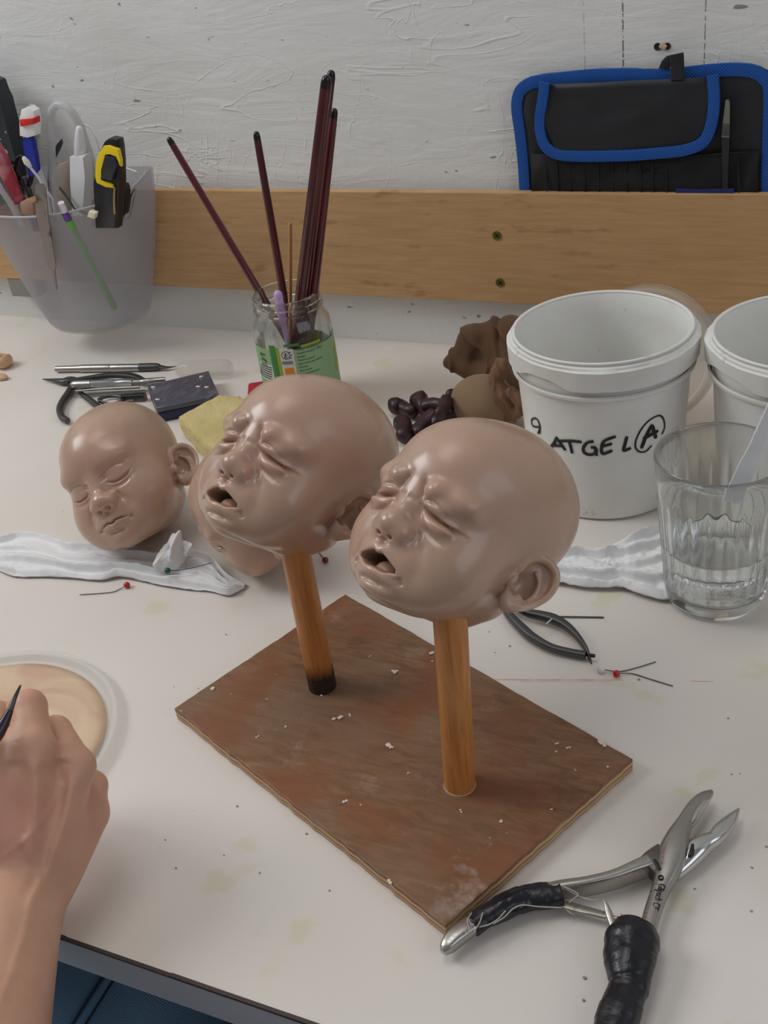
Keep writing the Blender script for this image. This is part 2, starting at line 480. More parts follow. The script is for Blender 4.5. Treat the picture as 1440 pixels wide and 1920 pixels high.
def m_wall():
    m = Mat('rough_white_plaster')
    v = m.mapped((1, 1, 1), (0, .5, 0))
    big = m.noise(7, 5, .55); st = m.noise(22, 5, .6, m.mapped((.35, 1, 1.6), (0, .45, 0)), 1.2); fine = m.noise(160, 3)
    spk = m.ramp(m.noise(85, 2, .5, m.mapped((.5, 1, 1.2), (0, .3, 0))), [(.70, 0), (.73, 1)])
    c = m.mix(m.ramp(big, [(.3, 0), (.7, 1)]), srgb(222, 220, 214), srgb(230, 229, 225))
    c = m.mix(m.math('MULTIPLY', spk, .75), c, srgb(95, 92, 88))
    # two pencilled verticals and a faint joint
    sx = m.n('ShaderNodeSeparateXYZ'); m.l(m.obj, sx.inputs[0])
    for x, w, s in ((aty(1168, 60, 1.024).x, .0007, .8), (aty(1322, 60, 1.024).x, .0005, .75), (aty(1096, 90, 1.024).x, .0006, .3)):
        k = m.math('LESS_THAN', m.math('ABSOLUTE', m.math('SUBTRACT', sx.outputs[0], x)), w)
        g = m.ramp(m.noise(300, 1), [(.38, 0), (.5, 1)])
        c = m.mix(m.math('MULTIPLY', m.math('MULTIPLY', k, s), g), c, srgb(60, 58, 56))
    m.set(Base_Color=c, Roughness=.7)
    b = m.bump(st, .34, .004); b = m.bump(fine, .25, .0008, b)
    # long trowel ridges
    w = m.ramp(m.noise(13, 3, .5, m.mapped((.45, 1, 1.8), (0, .7, 0)), .8), [(.49, 0), (.5, 1), (.51, 0)])
    pk = m.ramp(m.noise(6.5, 2, .5, m.mapped((1, 1, 1), (0, 0, 0), (3, 1, 2))), [(.48, 0), (.58, 1)])
    b = m.bump(m.math('MULTIPLY', w, pk), .32, .0018, b)
    w2 = m.ramp(m.noise(24, 2, .5, m.mapped((1.5, 1, .5), (0, .5, 0)), .6), [(.49, 0), (.5, 1), (.51, 0)])
    pk2 = m.ramp(m.noise(8, 2, .5, m.mapped((1, 1, 1), (0, 0, 0), (7, 4, 5))), [(.50, 0), (.60, 1)])
    b = m.bump(m.math('MULTIPLY', w2, pk2), .3, .0014, b)
    m.set(Normal=b); return m.m
def m_table():
    m = Mat('worn_white_laminate')
    n = m.noise(5, 4); n2 = m.noise(420, 1)
    c = m.mix(m.ramp(n, [(.3, 0), (.7, 1)]), srgb(222, 214, 205), srgb(228, 221, 213))
    st = m.ramp(m.noise(21, 3, .45), [(.635, 0), (.675, 1)])
    c = m.mix(m.math('MULTIPLY', st, .32), c, srgb(206, 198, 140))
    blo = m.ramp(m.noise(3.1, 2), [(.45, 0), (.75, 1)])
    c = m.mix(m.math('MULTIPLY', blo, .25), c, srgb(226, 208, 184))
    sp = m.ramp(m.noise(150, 2, .6), [(.79, 0), (.81, 1)])
    c = m.mix(m.math('MULTIPLY', sp, .4), c, srgb(120, 108, 98))
    # red pencil line ruled on the top
    sx = m.n('ShaderNodeSeparateXYZ'); m.l(m.obj, sx.inputs[0]); X, Y = sx.outputs[0], sx.outputs[1]
    for (a, b_, w, s) in (((928, 1274.5), (1168, 1275), .0004, .8), ((975, 1277.5), (1150, 1277.5), .0004, .5), ((1296, 1277), (1338, 1278), .0004, .6)):
        A, B = at(*a), at(*b_); sl = (B.y-A.y)/(B.x-A.x)
        d = m.math('SUBTRACT', Y, m.math('MULTIPLY_ADD', m.math('SUBTRACT', X, A.x), sl, A.y))
        k = m.math('LESS_THAN', m.math('ABSOLUTE', d), w)
        k = m.math('MULTIPLY', k, m.math('MULTIPLY', m.math('GREATER_THAN', X, A.x), m.math('LESS_THAN', X, B.x)))
        k = m.math('MULTIPLY', k, m.ramp(m.noise(120, 2), [(.3, .4), (.6, 1)]))
        c = m.mix(m.math('MULTIPLY', k, s), c, srgb(205, 60, 78))
    m.set(Base_Color=c, Roughness=m.ramp(m.noise(12, 4), [(.3, .34), (.7, .5)]), Specular_IOR_Level=.4)
    m.set(Normal=m.bump(m.noise(60, 3), .06, .001)); return m.m
def m_plank():
    m = Mat('pale_pine_plank')
    v = m.mapped((1.2, 1, 14)); g = m.noise(14, 6, .6, v, .6)
    g2 = m.noise(70, 4, .7, m.mapped((.5, 1, 16)))
    c = m.mix(m.ramp(g, [(.3, 0), (.7, 1)]), srgb(182, 142, 96), srgb(200, 160, 114))
    c = m.mix(m.math('MULTIPLY', m.ramp(g2, [(.45, 0), (.7, 1)]), .22), c, srgb(160, 118, 78))
    kn = m.ramp(m.noise(26, 4, .6, m.mapped((.6, 1, 2.4))), [(.61, 0), (.71, 1)])
    c = m.mix(m.math('MULTIPLY', kn, .55), c, srgb(140, 84, 50))
    m.set(Base_Color=c, Roughness=.55, Normal=m.bump(g2, .15, .0008)); return m.m
def m_board():
    m = Mat('stained_plywood_top')
    v = m.mapped((5, 20, 1), (0, 0, .45)); g = m.noise(9, 7, .65, v, .8); b = m.noise(11, 4, .55); d = m.noise(24, 6, .7)
    c = m.mix(m.ramp(g, [(.25, 0), (.75, 1)]), srgb(100, 70, 48), srgb(152, 112, 80))
    c = m.mix(m.ramp(b, [(.42, 0), (.62, .7)]), c, srgb(132, 106, 84))
    c = m.mix(m.math('MULTIPLY', m.ramp(m.noise(17, 3), [(.50, 0), (.64, 1)]), .6), c, srgb(134, 78, 48))
    dust = m.ramp(d, [(.56, 0), (.70, 1)]); area = m.ramp(m.noise(9.5, 2), [(.46, 0), (.6, 1)])
    c = m.mix(m.math('MULTIPLY', m.math('MULTIPLY', dust, area), .6), c, srgb(190, 178, 168))
    fl = m.ramp(m.noise(190, 2, .6), [(.745, 0), (.76, 1)])
    c = m.mix(m.math('MULTIPLY', fl, .7), c, srgb(215, 205, 196))
    m.set(Base_Color=c, Roughness=m.ramp(b, [(.4, .42), (.7, .62)]), Specular_IOR_Level=.3, Normal=m.bump(g, .25, .0008)); return m.m
def m_ply():
    m = Mat('plywood_edge')
    sx = m.n('ShaderNodeSeparateXYZ'); m.l(m.obj, sx.inputs[0])
    t = m.math('DIVIDE', sx.outputs[2], .0092)
    c = m.ramp(t, [(0, srgb(150, 105, 70)), (.25, srgb(205, 170, 130)), (.4, srgb(140, 90, 58)), (.62, srgb(214, 182, 142)), (.8, srgb(150, 100, 66)), (.95, srgb(120, 80, 52))])
    c = m.mix(m.ramp(m.noise(30, 4), [(.5, 0), (.7, .5)]), c, srgb(190, 170, 120))
    m.set(Base_Color=c, Roughness=.65); return m.m
def m_dowel():
    m = Mat('varnished_dowel')
    g = m.noise(16, 6, .6, m.mapped((14, 14, .9)), .4)
    c = m.mix(m.ramp(g, [(.3, 0), (.72, 1)]), srgb(178, 108, 50), srgb(208, 142, 76))
    c = m.mix(m.math('MULTIPLY', m.ramp(m.noise(60, 4, .7, m.mapped((12, 12, .7))), [(.55, 0), (.7, 1)]), .5), c, srgb(120, 66, 28))
    m.set(Base_Color=c, Roughness=.36, Normal=m.bump(g, .08, .0005)); return m.m
def m_pail():
    m = Mat('white_pail_plastic')
    c = m.mix(m.ramp(m.noise(16, 5, .6), [(.35, 0), (.75, 1)]), srgb(232, 232, 228), srgb(222, 218, 208))
    c = m.mix(m.math('MULTIPLY', m.ramp(m.noise(55, 4, .6), [(.66, 0), (.72, 1)]), .35), c, srgb(150, 140, 130))
    m.set(Base_Color=c, Roughness=.38, Subsurface_Weight=.15, Subsurface_Radius=(.01, .01, .01), Normal=m.bump(m.noise(26, 4), .12, .001)); return m.m
def m_glass(name='clear_glass', col=(1, 1, 1, 1), rough=0.0, ior=1.45):
    m = Mat(name); m.set(Base_Color=col, Roughness=rough, Transmission_Weight=1.0, IOR=ior); return m.m
def m_frost(name, col, alpha=.5, rough=.5):
    m = Mat(name); m.set(Base_Color=col, Roughness=rough, Alpha=alpha, Subsurface_Weight=0.0); return m.m
def m_brushed():
    m = Mat('brushed_steel')
    g = m.noise(200, 3, .6, m.mapped((1, 6, 1)))
    m.set(Base_Color=srgb(172, 168, 162), Metallic=1.0, Roughness=m.ramp(g, [(.3, .26), (.7, .40)]), Normal=m.bump(m.noise(90, 3), .05, .0004)); return m.m
def m_tape():
    m = Mat('black_insulating_tape')
    s = m.ramp(m.noise(70, 5, .65), [(.66, 0), (.72, 1)])
    c = m.mix(m.math('MULTIPLY', s, .55), srgb(20, 21, 27), srgb(150, 148, 142))
    m.set(Base_Color=c, Roughness=m.ramp(m.noise(30, 3), [(.3, .22), (.7, .45)]), Normal=m.bump(m.noise(75, 4, .6), .6, .0016)); return m.m
def m_cloth(name, a, b, scale=900, bump=.3, rough=.9):
    m = Mat(name); m.set(Base_Color=m.mix(m.ramp(m.noise(30, 4), [(.3, 0), (.7, 1)]), a, b), Roughness=rough, Sheen_Weight=.15)
    m.set(Normal=m.bump(m.noise(scale, 2), bump, .0006)); return m.m
def m_web():
    m = Mat('blue_webbing')
    w1 = m.n('ShaderNodeTexWave', wave_type='BANDS', bands_direction='DIAGONAL'); w1.inputs['Scale'].default_value = 230; m.l(m.obj, w1.inputs[0])
    c = m.mix(w1.outputs['Fac'], srgb(4, 66, 146), srgb(14, 92, 176))
    m.set(Base_Color=c, Roughness=.7, Normal=m.bump(w1.outputs['Fac'], .6, .0008)); return m.m
def m_denim():
    m = Mat('blue_denim')
    w = m.n('ShaderNodeTexWave', wave_type='BANDS', bands_direction='DIAGONAL'); w.inputs['Scale'].default_value = 420; w.inputs['Distortion'].default_value = 2.0; m.l(m.obj, w.inputs[0])
    c = m.mix(w.outputs['Fac'], srgb(96, 130, 158), srgb(124, 156, 180))
    c = m.mix(m.ramp(m.noise(10, 4), [(.35, 0), (.7, .5)]), c, srgb(70, 100, 130))
    m.set(Base_Color=c, Roughness=.85, Normal=m.bump(w.outputs['Fac'], .5, .001)); return m.m
def m_wax():
    m = Mat('dark_wine_wax')
    m.set(Base_Color=m.mix(m.ramp(m.noise(60, 3), [(.3, 0), (.7, 1)]), srgb(38, 18, 22), srgb(60, 26, 32)), Roughness=.42, Normal=m.bump(m.noise(120, 3), .3, .001)); return m.m
def m_sponge():
    m = Mat('yellow_sponge')
    n = m.noise(220, 5, .7)
    m.set(Base_Color=m.mix(m.ramp(m.noise(26, 3), [(.4, 0), (.75, 1)]), srgb(214, 194, 138), srgb(198, 178, 116)), Roughness=.95, Normal=m.bump(n, .9, .002)); return m.m
def m_gel():
    m = Mat('cast_skin_sheet')
    c = m.mix(m.ramp(m.noise(14, 3, .5, None, 1.2), [(.42, 0), (.56, 1)]), srgb(224, 196, 164), srgb(208, 172, 144))
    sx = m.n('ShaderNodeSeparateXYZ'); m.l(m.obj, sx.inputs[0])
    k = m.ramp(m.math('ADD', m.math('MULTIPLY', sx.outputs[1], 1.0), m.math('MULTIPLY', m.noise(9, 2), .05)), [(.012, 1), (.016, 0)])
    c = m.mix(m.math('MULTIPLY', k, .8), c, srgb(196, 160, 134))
    m.set(Base_Color=c, Roughness=.35, Subsurface_Weight=.2, Subsurface_Radius=(.006, .003, .002)); m.set(Normal=m.bump(m.noise(30, 4, .5, m.mapped((.6, 2, 1))), .5, .0018)); return m.m
SKIN = m_skin(); HAND = m_hand(); STEEL = m_brushed(); TAPE = m_tape(); PAIL = m_pail(); DOWEL = m_dowel()
GLASS = m_glass('clear_glass', (.96, .99, .98, 1), 0, 1.45)
GLASS.node_tree.nodes['Principled BSDF'].inputs['Alpha'].default_value = .86; WATER = m_glass('water', (1, 1, 1, 1), 0, 1.33)
TISSUE = m_cloth('white_tissue', srgb(226, 225, 224), srgb(238, 237, 236), 130, .8)
DSTEEL = plain('dark_steel', srgb(92, 92, 92), .42, .9)
CHROME = plain('chrome', srgb(205, 205, 203), .14, 1)
BLACK = plain('black_plastic', srgb(22, 22, 24), .35)
WHITE = plain('white_plastic', srgb(226, 226, 226), .35)
INK = plain('black_marker_ink', srgb(18, 18, 22), .5)
RED = plain('red_glass_bead', srgb(190, 34, 26), .15)
THREAD = plain('grey_thread', srgb(176, 168, 158), .85)
# ------------------------------------------------------------------ room and worktable
WY = 1.024
bm = bmesh.new(); ab_box(bm, (-.3, WY+.05, .55), (4.6, .1, 2.7)); tag(bm_obj('wall_back', bm, m_wall()), kind='structure')
bm = bmesh.new(); ab_box(bm, (-.3, -.4, -.80), (4.6, 3.2, .1)); tag(bm_obj('floor', bm, plain('dark_floor', srgb(62, 66, 72), .6)), kind='structure')

root = thing('worktable', 'white laminate worktable with a grey front edge, carrying the doll heads and tools', 'table', (0, 0, 0))
bm = bmesh.new(); ab_box(bm, (-.3, (.263+WY)/2, -.0125), (2.6, WY-.2632, .025)); bm_obj('tabletop', bm, m_table(), root)
o = bm_obj('edge_band', (lambda b: (ab_box(b, (-.3, .2622, -.0135), (2.6, .0016, .023)), b)[1])(bmesh.new()), plain('grey_edge_band', srgb(186, 188, 192), .5), root); tag(o, 'grey front edge of the tabletop')
bm = bmesh.new(); pts = []
for i in range(60):
    x = -1.2+i*.035; ab_box(bm, (x, .2622, -.0003-.0006*random.random()), (.0352, .0022, .0012+.0006*random.random()))
bm_obj('glue_seam', bm, plain('dark_glue', srgb(70, 58, 52), .7), root)
for x in (-1.5, .9):
    bm = bmesh.new(); ab_box(bm, (x, .34, -.385), (.05, .05, .72)); bm_obj('leg', bm, plain('table_leg', srgb(60, 60, 62), .5), root)

# pine board screwed to the wall
PY = 1.004
root = thing('wall_plank', 'long pale pine plank screwed along the wall behind the table', 'plank', (0, 0, 0))
bm = bmesh.new(); ab_box(bm, (-.3, PY+.0045, .1164), (2.6, .009, .1128), .0008); bm_obj('board', bm, m_plank(), root)
for (px, py) in ((932, 442), (938, 530)):
    p = aty(px, py, PY); bm = bmesh.new()
    M = Matrix.Translation(p) @ Matrix.Rotation(PI/2, 4, 'X')
    lathe(bm, [(0, .0002), (.0036, .0002), (.0046, .0006), (.0048, -.001)], 24, M)
    o = bm_obj('screw', bm, plain('brass_screw', srgb(120, 118, 62), .35, .9), root); tag(o, 'greenish brass screw head')
    for a in (.6, .6+PI/2):
        bm = bmesh.new(); ab_box(bm, (0, 0, 0), (.0056, .0010, .0006)); 
        for v in bm.verts: v.co = Matrix.Translation(p+Vector((0, -.0003, 0))) @ Matrix.Rotation(PI/2, 4, 'X') @ Matrix.Rotation(a, 4, 'Z') @ v.co
        bm_obj('slot', bm, BLACK, o)
# small grey bracket below the plank
p = aty(48, 533, 1.012); bm = bmesh.new(); ab_box(bm, (p.x, 1.014, p.z-.002), (.042, .018, .024), .001)
tag(bm_obj('wall_bracket', bm, plain('grey_bracket', srgb(140, 138, 132), .5, .3)), 'small grey metal bracket under the pine plank behind the hanging pot', 'bracket')
# wall plug in the plaster
p = aty(1242, 87, WY)
root = thing('wall_plug', 'broken wall plug hole in the plaster above the tool roll', 'hole', p)
for dx, r in ((-.004, .0026), (.0042, .0024)):
    bm = bmesh.new(); M = Matrix.Translation((dx, -.0004, 0)) @ Matrix.Rotation(PI/2, 4, 'X')
    lathe(bm, [(0, .0001), (r*.75, .0001), (r, .0007), (r*1.25, 0)], 14, M); bm_obj('socket', bm, plain('dark_hole', srgb(48, 34, 28), .8), root)
bm = bmesh.new(); ab_box(bm, (.0006, -.0012, .0005), (.0065, .002, .0048), .0012, Matrix.Rotation(.5, 4, 'Y')); bm_obj('plaster_chip', bm, plain('plaster_chip', srgb(206, 176, 150), .8), root)

# ------------------------------------------------------------------ plywood stand with two dowels
q = [at(328, 1331, .008), at(648, 1117, .008), at(1186, 1426, .008), at(835, 1738, .008)]
root = thing('plywood_stand', 'stained plywood base with two upright dowels carrying the crying doll heads', 'stand', (0, 0, 0))
c0 = sum(q, Vector())/4
bm = bmesh.new()
N = 40
ring = []
for i in range(4):
    a, b = q[i], q[(i+1) % 4]
    for k in range(N):
        t = k/N; p = a.lerp(b, t); n = (b-a).normalized().cross(Vector((0, 0, 1)))
        j = (random.random()-.5)*.0006 if k else 0
        ring.append(Vector((p.x, p.y, 0))+n*j*(2 if i == 3 else 1))
T = .0092
lo = [bm.verts.new((p.x, p.y, .0004)) for p in ring]; hi = [bm.verts.new((p.x, p.y, T)) for p in ring]
inn = [bm.verts.new(Vector((p.x, p.y, T+.0004)).lerp(Vector((c0.x, c0.y, T+.0004)), .008)) for p in ring]
n = len(ring)
bm.faces.new(lo[::-1]); bm.faces.new(inn)
for i in range(n):
    j = (i+1) % n; f = bm.faces.new((lo[i], lo[j], hi[j], hi[i])); f.material_index = 1; bm.faces.new((hi[i], hi[j], inn[j], inn[i]))
bm_obj('base_board', bm, [m_board(), m_ply()], root)
POST = []
for (bx, by, tx, ty, dep, lab) in ((862, 1472, 845, 1178, .594, 'clean varnished dowel post'), (605, 1287, 556, 1040, .690, 'dowel post with dark glue stain at its foot')):
    b = at(bx, by, T); t = atd(tx, ty, dep); t = b+(t-b)*1.22
    bm = bmesh.new(); r = .0092
    tube(bm, [b+(t-b)*(k/14) for k in range(15)], r, 32, False)
    me = bm_obj('post', bm, DOWEL, root, auto=50); tag(me, lab)
    POST.append((b, t))
    bm = bmesh.new(); d = (t-b).normalized()
    if by < 1400:
        m = Mat('burnt_glue'); m.set(Base_Color=srgb(40, 28, 20), Roughness=.6)
        m2 = m.ramp(m.noise(38, 5, .7, m.mapped((2.5, 2.5, .8))), [(.36, 0), (.60, 1)]); sz = m.n('ShaderNodeSeparateXYZ'); m.l(m.obj, sz.inputs[0]); gz = m.ramp(sz.outputs[2], [(.016, 1), (.034, 0)]); m.set(Alpha=m.math('MULTIPLY', m.math('ADD', m2, gz), gz))
        tube(bm, [b+d*.0005, b+d*.014, b+d*.030], [r*1.02, r*1.012, r*1.006], 32, False); bm_obj('glue_stain', bm, m.m, me, auto=50)
    else:
        tube(bm, [b, b+d*.0012], [r*1.05, r*1.03], 32, False); bm_obj('glue_ring', bm, plain('pale_glue', srgb(206, 176, 150), .5), me, auto=50)

# ------------------------------------------------------------------ crumbs
bm = bmesh.new()
def crumb(p, s, col=0):
    r = bmesh.ops.create_icosphere(bm, subdivisions=1, radius=s)
    for v in r['verts']: v.co = Vector((v.co.x*(.7+random.random()*.8), v.co.y*(.6+random.random()*.7), v.co.z*.45))+p+Vector((0, 0, s*.4))
    for v in r['verts']:
        for f in v.link_faces: f.material_index = col
for (x, y, s) in ((399, 1291, 1.6), (740, 1262, 1.8), (742, 1259, 1.2), (808, 1226, 1.4), (603, 1304, 1.0), (640, 1345, 1.5), (628, 1348, 1.2), (729, 1398, 1.9), (735, 1402, 1.2), (1125, 1392, 1.8), (1132, 1398, 1.3), (1046, 1394, .8), (1068, 1402, .9), (940, 1540, 1.1), (865, 1523, .8), (536, 1362, .8), (485, 1381, .8), (650, 1502, 1.2), (655, 1340, .9), (812, 1240, .7), (692, 1232, .6), (1035, 1518, .7), (732, 1656, 1.2), (1140, 1438, .7), (1095, 1370, .7)):
    p = at(x, y, T+.0004)
    for k in range(2): crumb(p+Vector(((random.random()-.5)*.003*k, (random.random()-.5)*.003*k, 0)), s*.0009)
for (x, y, s) in ((424, 1190, 1.0), (445, 1512, 1.2), (575, 1564, 1.2), (487, 1637, 1.0), (618, 1670, .9), (372, 1291, .7), (326, 1288, .7), (1198, 1275, 1.6), (1365, 1347, 1.0), (956, 1212, 1.3), (917, 1185, 1.0), (928, 1224, .8), (1299, 1627, 1.0), (1303, 1667, 1.0), (1410, 1627, 1.1), (1409, 1709, 1.1), (1372, 1452, .8), (1096, 1834, 1.5), (1094, 1876, 1.4), (1388, 1451, .7), (1437, 1588, 1.1), (330, 1628, 1.0), (310, 1575, .9), (420, 1604, .8), (145, 958, .8), (118, 958, .7), (300, 1590, .5)):
    crumb(at(x, y, 0), s*.0007, 1)
o = bm_obj('wax_crumbs', bm, [plain('pale_crumb', srgb(222, 206, 196), .6), plain('dark_crumb', srgb(160, 150, 138), .9)])
tag(o, 'loose pale and dark crumbs scattered over plywood base and tabletop', 'crumbs', kind='stuff')
# ------------------------------------------------------------------ the doll heads
VOX = globals().get('VOX', .6)
V, F = head_mesh(True, VOX)
def set_pose(o, Rm, T, s):
    o.matrix_world = Matrix.Translation(Vector(T)) @ Matrix(Rm).to_4x4() @ Matrix.Scale(s, 4)
h1 = mesh_obj('doll_head', V, F, SKIN)
set_pose(h1, [[0.91695, 0.29976, 0.26334], [-0.399, 0.69178, 0.60187], [-0.00175, -0.65695, 0.75393]], [-0.20258, 0.46401, 0.1772], 0.9342)
tag(h1, 'crying bald doll head on the front dowel, nearest the glass of water', 'doll head', 'crying doll heads')
h2 = h1.copy(); C.objects.link(h2)
set_pose(h2, [[0.95376, 0.19735, 0.22669], [-0.29826, 0.71453, 0.63284], [-0.03709, -0.67119, 0.74036]], [-0.32931, 0.50984, 0.17029], 0.9342)
h2['label'] = 'crying bald doll head on the rear dowel, between sleeping head and front head'
V2, F2 = head_mesh(False, VOX)
h3 = mesh_obj('doll_head', V2, F2, SKIN)
tag(h3, 'sleeping bald doll head lying on the table beside the white tissue', 'doll head')
def rest(o, Rm, px, py, depth, s, z0=0.0006, Vs=None):
    """put the head on the ray through (px,py) so that its lowest point touches the table"""
    R3 = np.array(Rm); zmin = ((Vs@R3.T)[:, 2]).min()*s
    d = ray(px, py); zc = z0-zmin; t = (zc-CAM_C[2])/d[2]
    T = CAM_C+d*t; set_pose(o, Rm, T, s); return T
h4 = h1.copy(); C.objects.link(h4)
h4['label'] = 'doll head lying on the table under the rear crying head, only its cheek showing'
RS = [[0.83732, -0.21075, -0.50448], [0.35094, 0.91473, 0.20036], [0.41925, -0.34436, 0.83998]]
T3 = rest(h3, RS, *H3P, Vs=V2)
R4 = [[0.86543, 0.42564, 0.26431], [-0.49513, 0.80722, 0.3213], [-0.0766, -0.40893, 0.90935]]
R4 = [list(q) for q in (Matrix.Rotation(H4Z, 3, 'Z') @ Matrix(R4) @ Matrix.Rotation(H4X, 3, 'X'))]
T4 = rest(h4, [list(r) for r in R4], *H4P, Vs=V)
# ------------------------------------------------------------------ white pails
def pail(B, label, H=.140, rt=.0725, rb=.0615, seed=1):
    root = thing('pail', label, 'bucket', B)
    w = .0016
    bm = bmesh.new()
    prof = [(0, .0008), (rb-.006, .0008), (rb-.001, .0022), (rb, .006), (rb+(rt-.0045-rb)*.5, H*.5), (rt-.0048, H-.022), (rt-.0040, H-.006),
            (rt-.0036, H), (rt-.0052, H+.0006), (rt-.0066, H-.001), (rt-.0068, H-.020), (rb+(rt-.0045-rb)*.5-w, H*.5), (rb-w, .008), (rb-.006, .0032), (0, .0030)]
    lathe(bm, prof, 96); bm_obj('body', bm, PAIL, root, auto=50)
    bm = bmesh.new(); rnd = random.Random(seed)
    # rim collar with a torn tamper strip
    n = 120; z1 = H-.001
    P = [(rt-.0034, z1), (rt-.0012, z1-.0008), (rt-.0004, z1-.0024), (rt+.0012, z1-.0034), (rt+.0004, z1-.0190), (rt-.0022, z1-.0195), (rt-.0042, z1-.0150), (rt-.0044, z1-.004)]
    lathe(bm, P, n, close=True)
    tear0 = rnd.random()*0+4.25
    for v in bm.verts:
        a = math.atan2(v.co.y, v.co.x) % (2*PI); r = math.hypot(v.co.x, v.co.y)
        k = math.exp(-((a-tear0)/.30)**4) if seed == 1 else math.exp(-((a-3.9)/.35)**4)
        wob = .00035*math.sin(a*9+seed)+.0002*math.sin(a*23)
        if v.co.z < z1-.007: v.co.z += k*.0058+wob
        if r > rt-.001: s = (r+wob-k*.0012)/r; v.co.x *= s; v.co.y *= s
    bm_obj('rim_collar', bm, PAIL, root, auto=28)
    bm = bmesh.new(); lathe(bm, [(rt-.0036, H-.0004), (rt-.0028, H+.0012), (rt-.0044, H+.0020), (rt-.0062, H+.0010), (rt-.0058, H-.0006)], 96, close=True)
    bm_obj('lip', bm, PAIL, root, smooth=True)
    bm = bmesh.new(); lathe(bm, [(rt-.0030, H-.0255), (rt-.0012, H-.0262), (rt-.0016, H-.0285), (rt-.0050, H-.029)], 96)
    bm_obj('moulded_ridge', bm, PAIL, root, auto=60)
    return root
BA = Vector((-.2130, .7865, 0)); BB = Vector((-.0630, .7990, 0))
pa = pail(BA, 'white plastic bucket hand-lettered in black marker, standing behind the front doll head')
pb = pail(BB, 'unlettered white plastic bucket cut off by the right edge, behind the glass of water', seed=3)
# marker lettering, laid on the wall of the pail
RT, RB, HH = .0725-.0048, .0615, .118
def on_pail(px, py):
    o = CAM_C-np.array(BA); d = ray(px, py); lo, hi = .6, .95
    for t in np.linspace(.6, 1.0, 2000):
        p = o+d*t; r = RB+(RT-RB)*(p[2]/HH)
        if math.hypot(p[0], p[1]) <= r: break
    a = math.atan2(p[1], p[0]); r = RB+(RT-RB)*(p[2]/HH)+.00022
    return Vector((r*math.cos(a), r*math.sin(a), p[2]))
def ink(name, strokes, w, parent):
    bm = bmesh.new()
    for st in strokes:
        pp = spline([Vector((x, y, 0)) for x, y in st], 5) if len(st) > 2 else [Vector((*st[0], 0)).lerp(Vector((*st[1], 0)), k/6) for k in range(7)]
        P3 = [on_pail(p.x, p.y) for p in pp]
        rg = []
        for i, p in enumerate(P3):
            t = (P3[min(i+1, len(P3)-1)]-P3[max(i-1, 0)]).normalized(); nn = Vector((p.x, p.y, 0)).normalized(); s = t.cross(nn)
            ww = w*1.15*(1 if 0 < i < len(P3)-1 else .75)
            rg.append([bm.verts.new(p+s*ww+nn*.00005), bm.verts.new(p+nn*.00025), bm.verts.new(p-s*ww+nn*.00005), bm.verts.new(p-nn*.0004)])
        for a, b in zip(rg, rg[1:]):
            for j in range(4): bm.faces.new((a[j], a[(j+1) % 4], b[(j+1) % 4], b[j]))
        bm.faces.new(rg[0]); bm.faces.new(rg[-1][::-1])
    return bm_obj(name, bm, INK, parent, smooth=True)
def z7(*l): return [(960+x/4.235, 700+y/4.235) for x, y in l]
ink('letter', [z7((290, 610), (330, 560), (358, 505)), z7((345, 505), (385, 555), (425, 612)), z7((310, 570), (395, 575))], .0011, pa)
ink('letter', [z7((378, 535), (470, 535), (555, 545)), z7((455, 540), (468, 590), (478, 635))], .0011, pa)
ink('letter', [z7((650, 540), (600, 548), (568, 590), (575, 630), (625, 645), (668, 625), (660, 590), (625, 588)), z7((660, 595), (672, 655))], .0011, pa)
ink('letter', [z7((825, 500), (735, 535), (712, 590), (722, 638), (798, 612)), z7((722, 578), (795, 558))], .0011, pa)
ink('letter', [z7((912, 500), (898, 560), (888, 612), (945, 592))], .0011, pa)
ink('letter', [z7((1112, 405), (1060, 510), (1028, 595)), z7((1112, 410), (1128, 465), (1142, 515)), z7((1040, 520), (1160, 455))], .0013, pa)
ink('ringed_circle', [z7((1190, 485), (1212, 420), (1195, 350), (1150, 338), (1070, 390), (1005, 480), (978, 570), (1005, 618), (1060, 620), (1110, 570))], .0006, pa)
ink('letter', [z7((205, 480), (222, 430), (205, 370), (178, 356), (155, 375), (165, 415), (200, 425), (222, 425)), z7((222, 425), (220, 480))], .0007, pa)

# round translucent lid leaning behind the pails
root = thing('round_lid', 'round translucent lid leaning on the wall behind the lettered bucket', 'lid', (0, 0, 0))
LID = m_frost('frosted_lid_plastic', srgb(212, 200, 184), .4, .35)
pc = Vector((-.206, .903, .0610)); M = Matrix.Translation(pc) @ Matrix.Rotation(math.radians(72), 4, 'X')
bm = bmesh.new(); R_ = .062
lathe(bm, [(0, 0), (R_*.5, 0), (R_*.52, .0008), (R_*.54, 0), (R_*.86, 0), (R_*.88, .003), (R_*.93, .003), (R_*.95, -.001), (R_*.985, -.001), (R_, .001), (R_, -.006), (R_*.97, -.006), (R_*.96, -.003), (R_*.9, .001), (R_*.84, -.002), (0, -.002)], 96, M)
bm_obj('disc', bm, LID, root, auto=40)

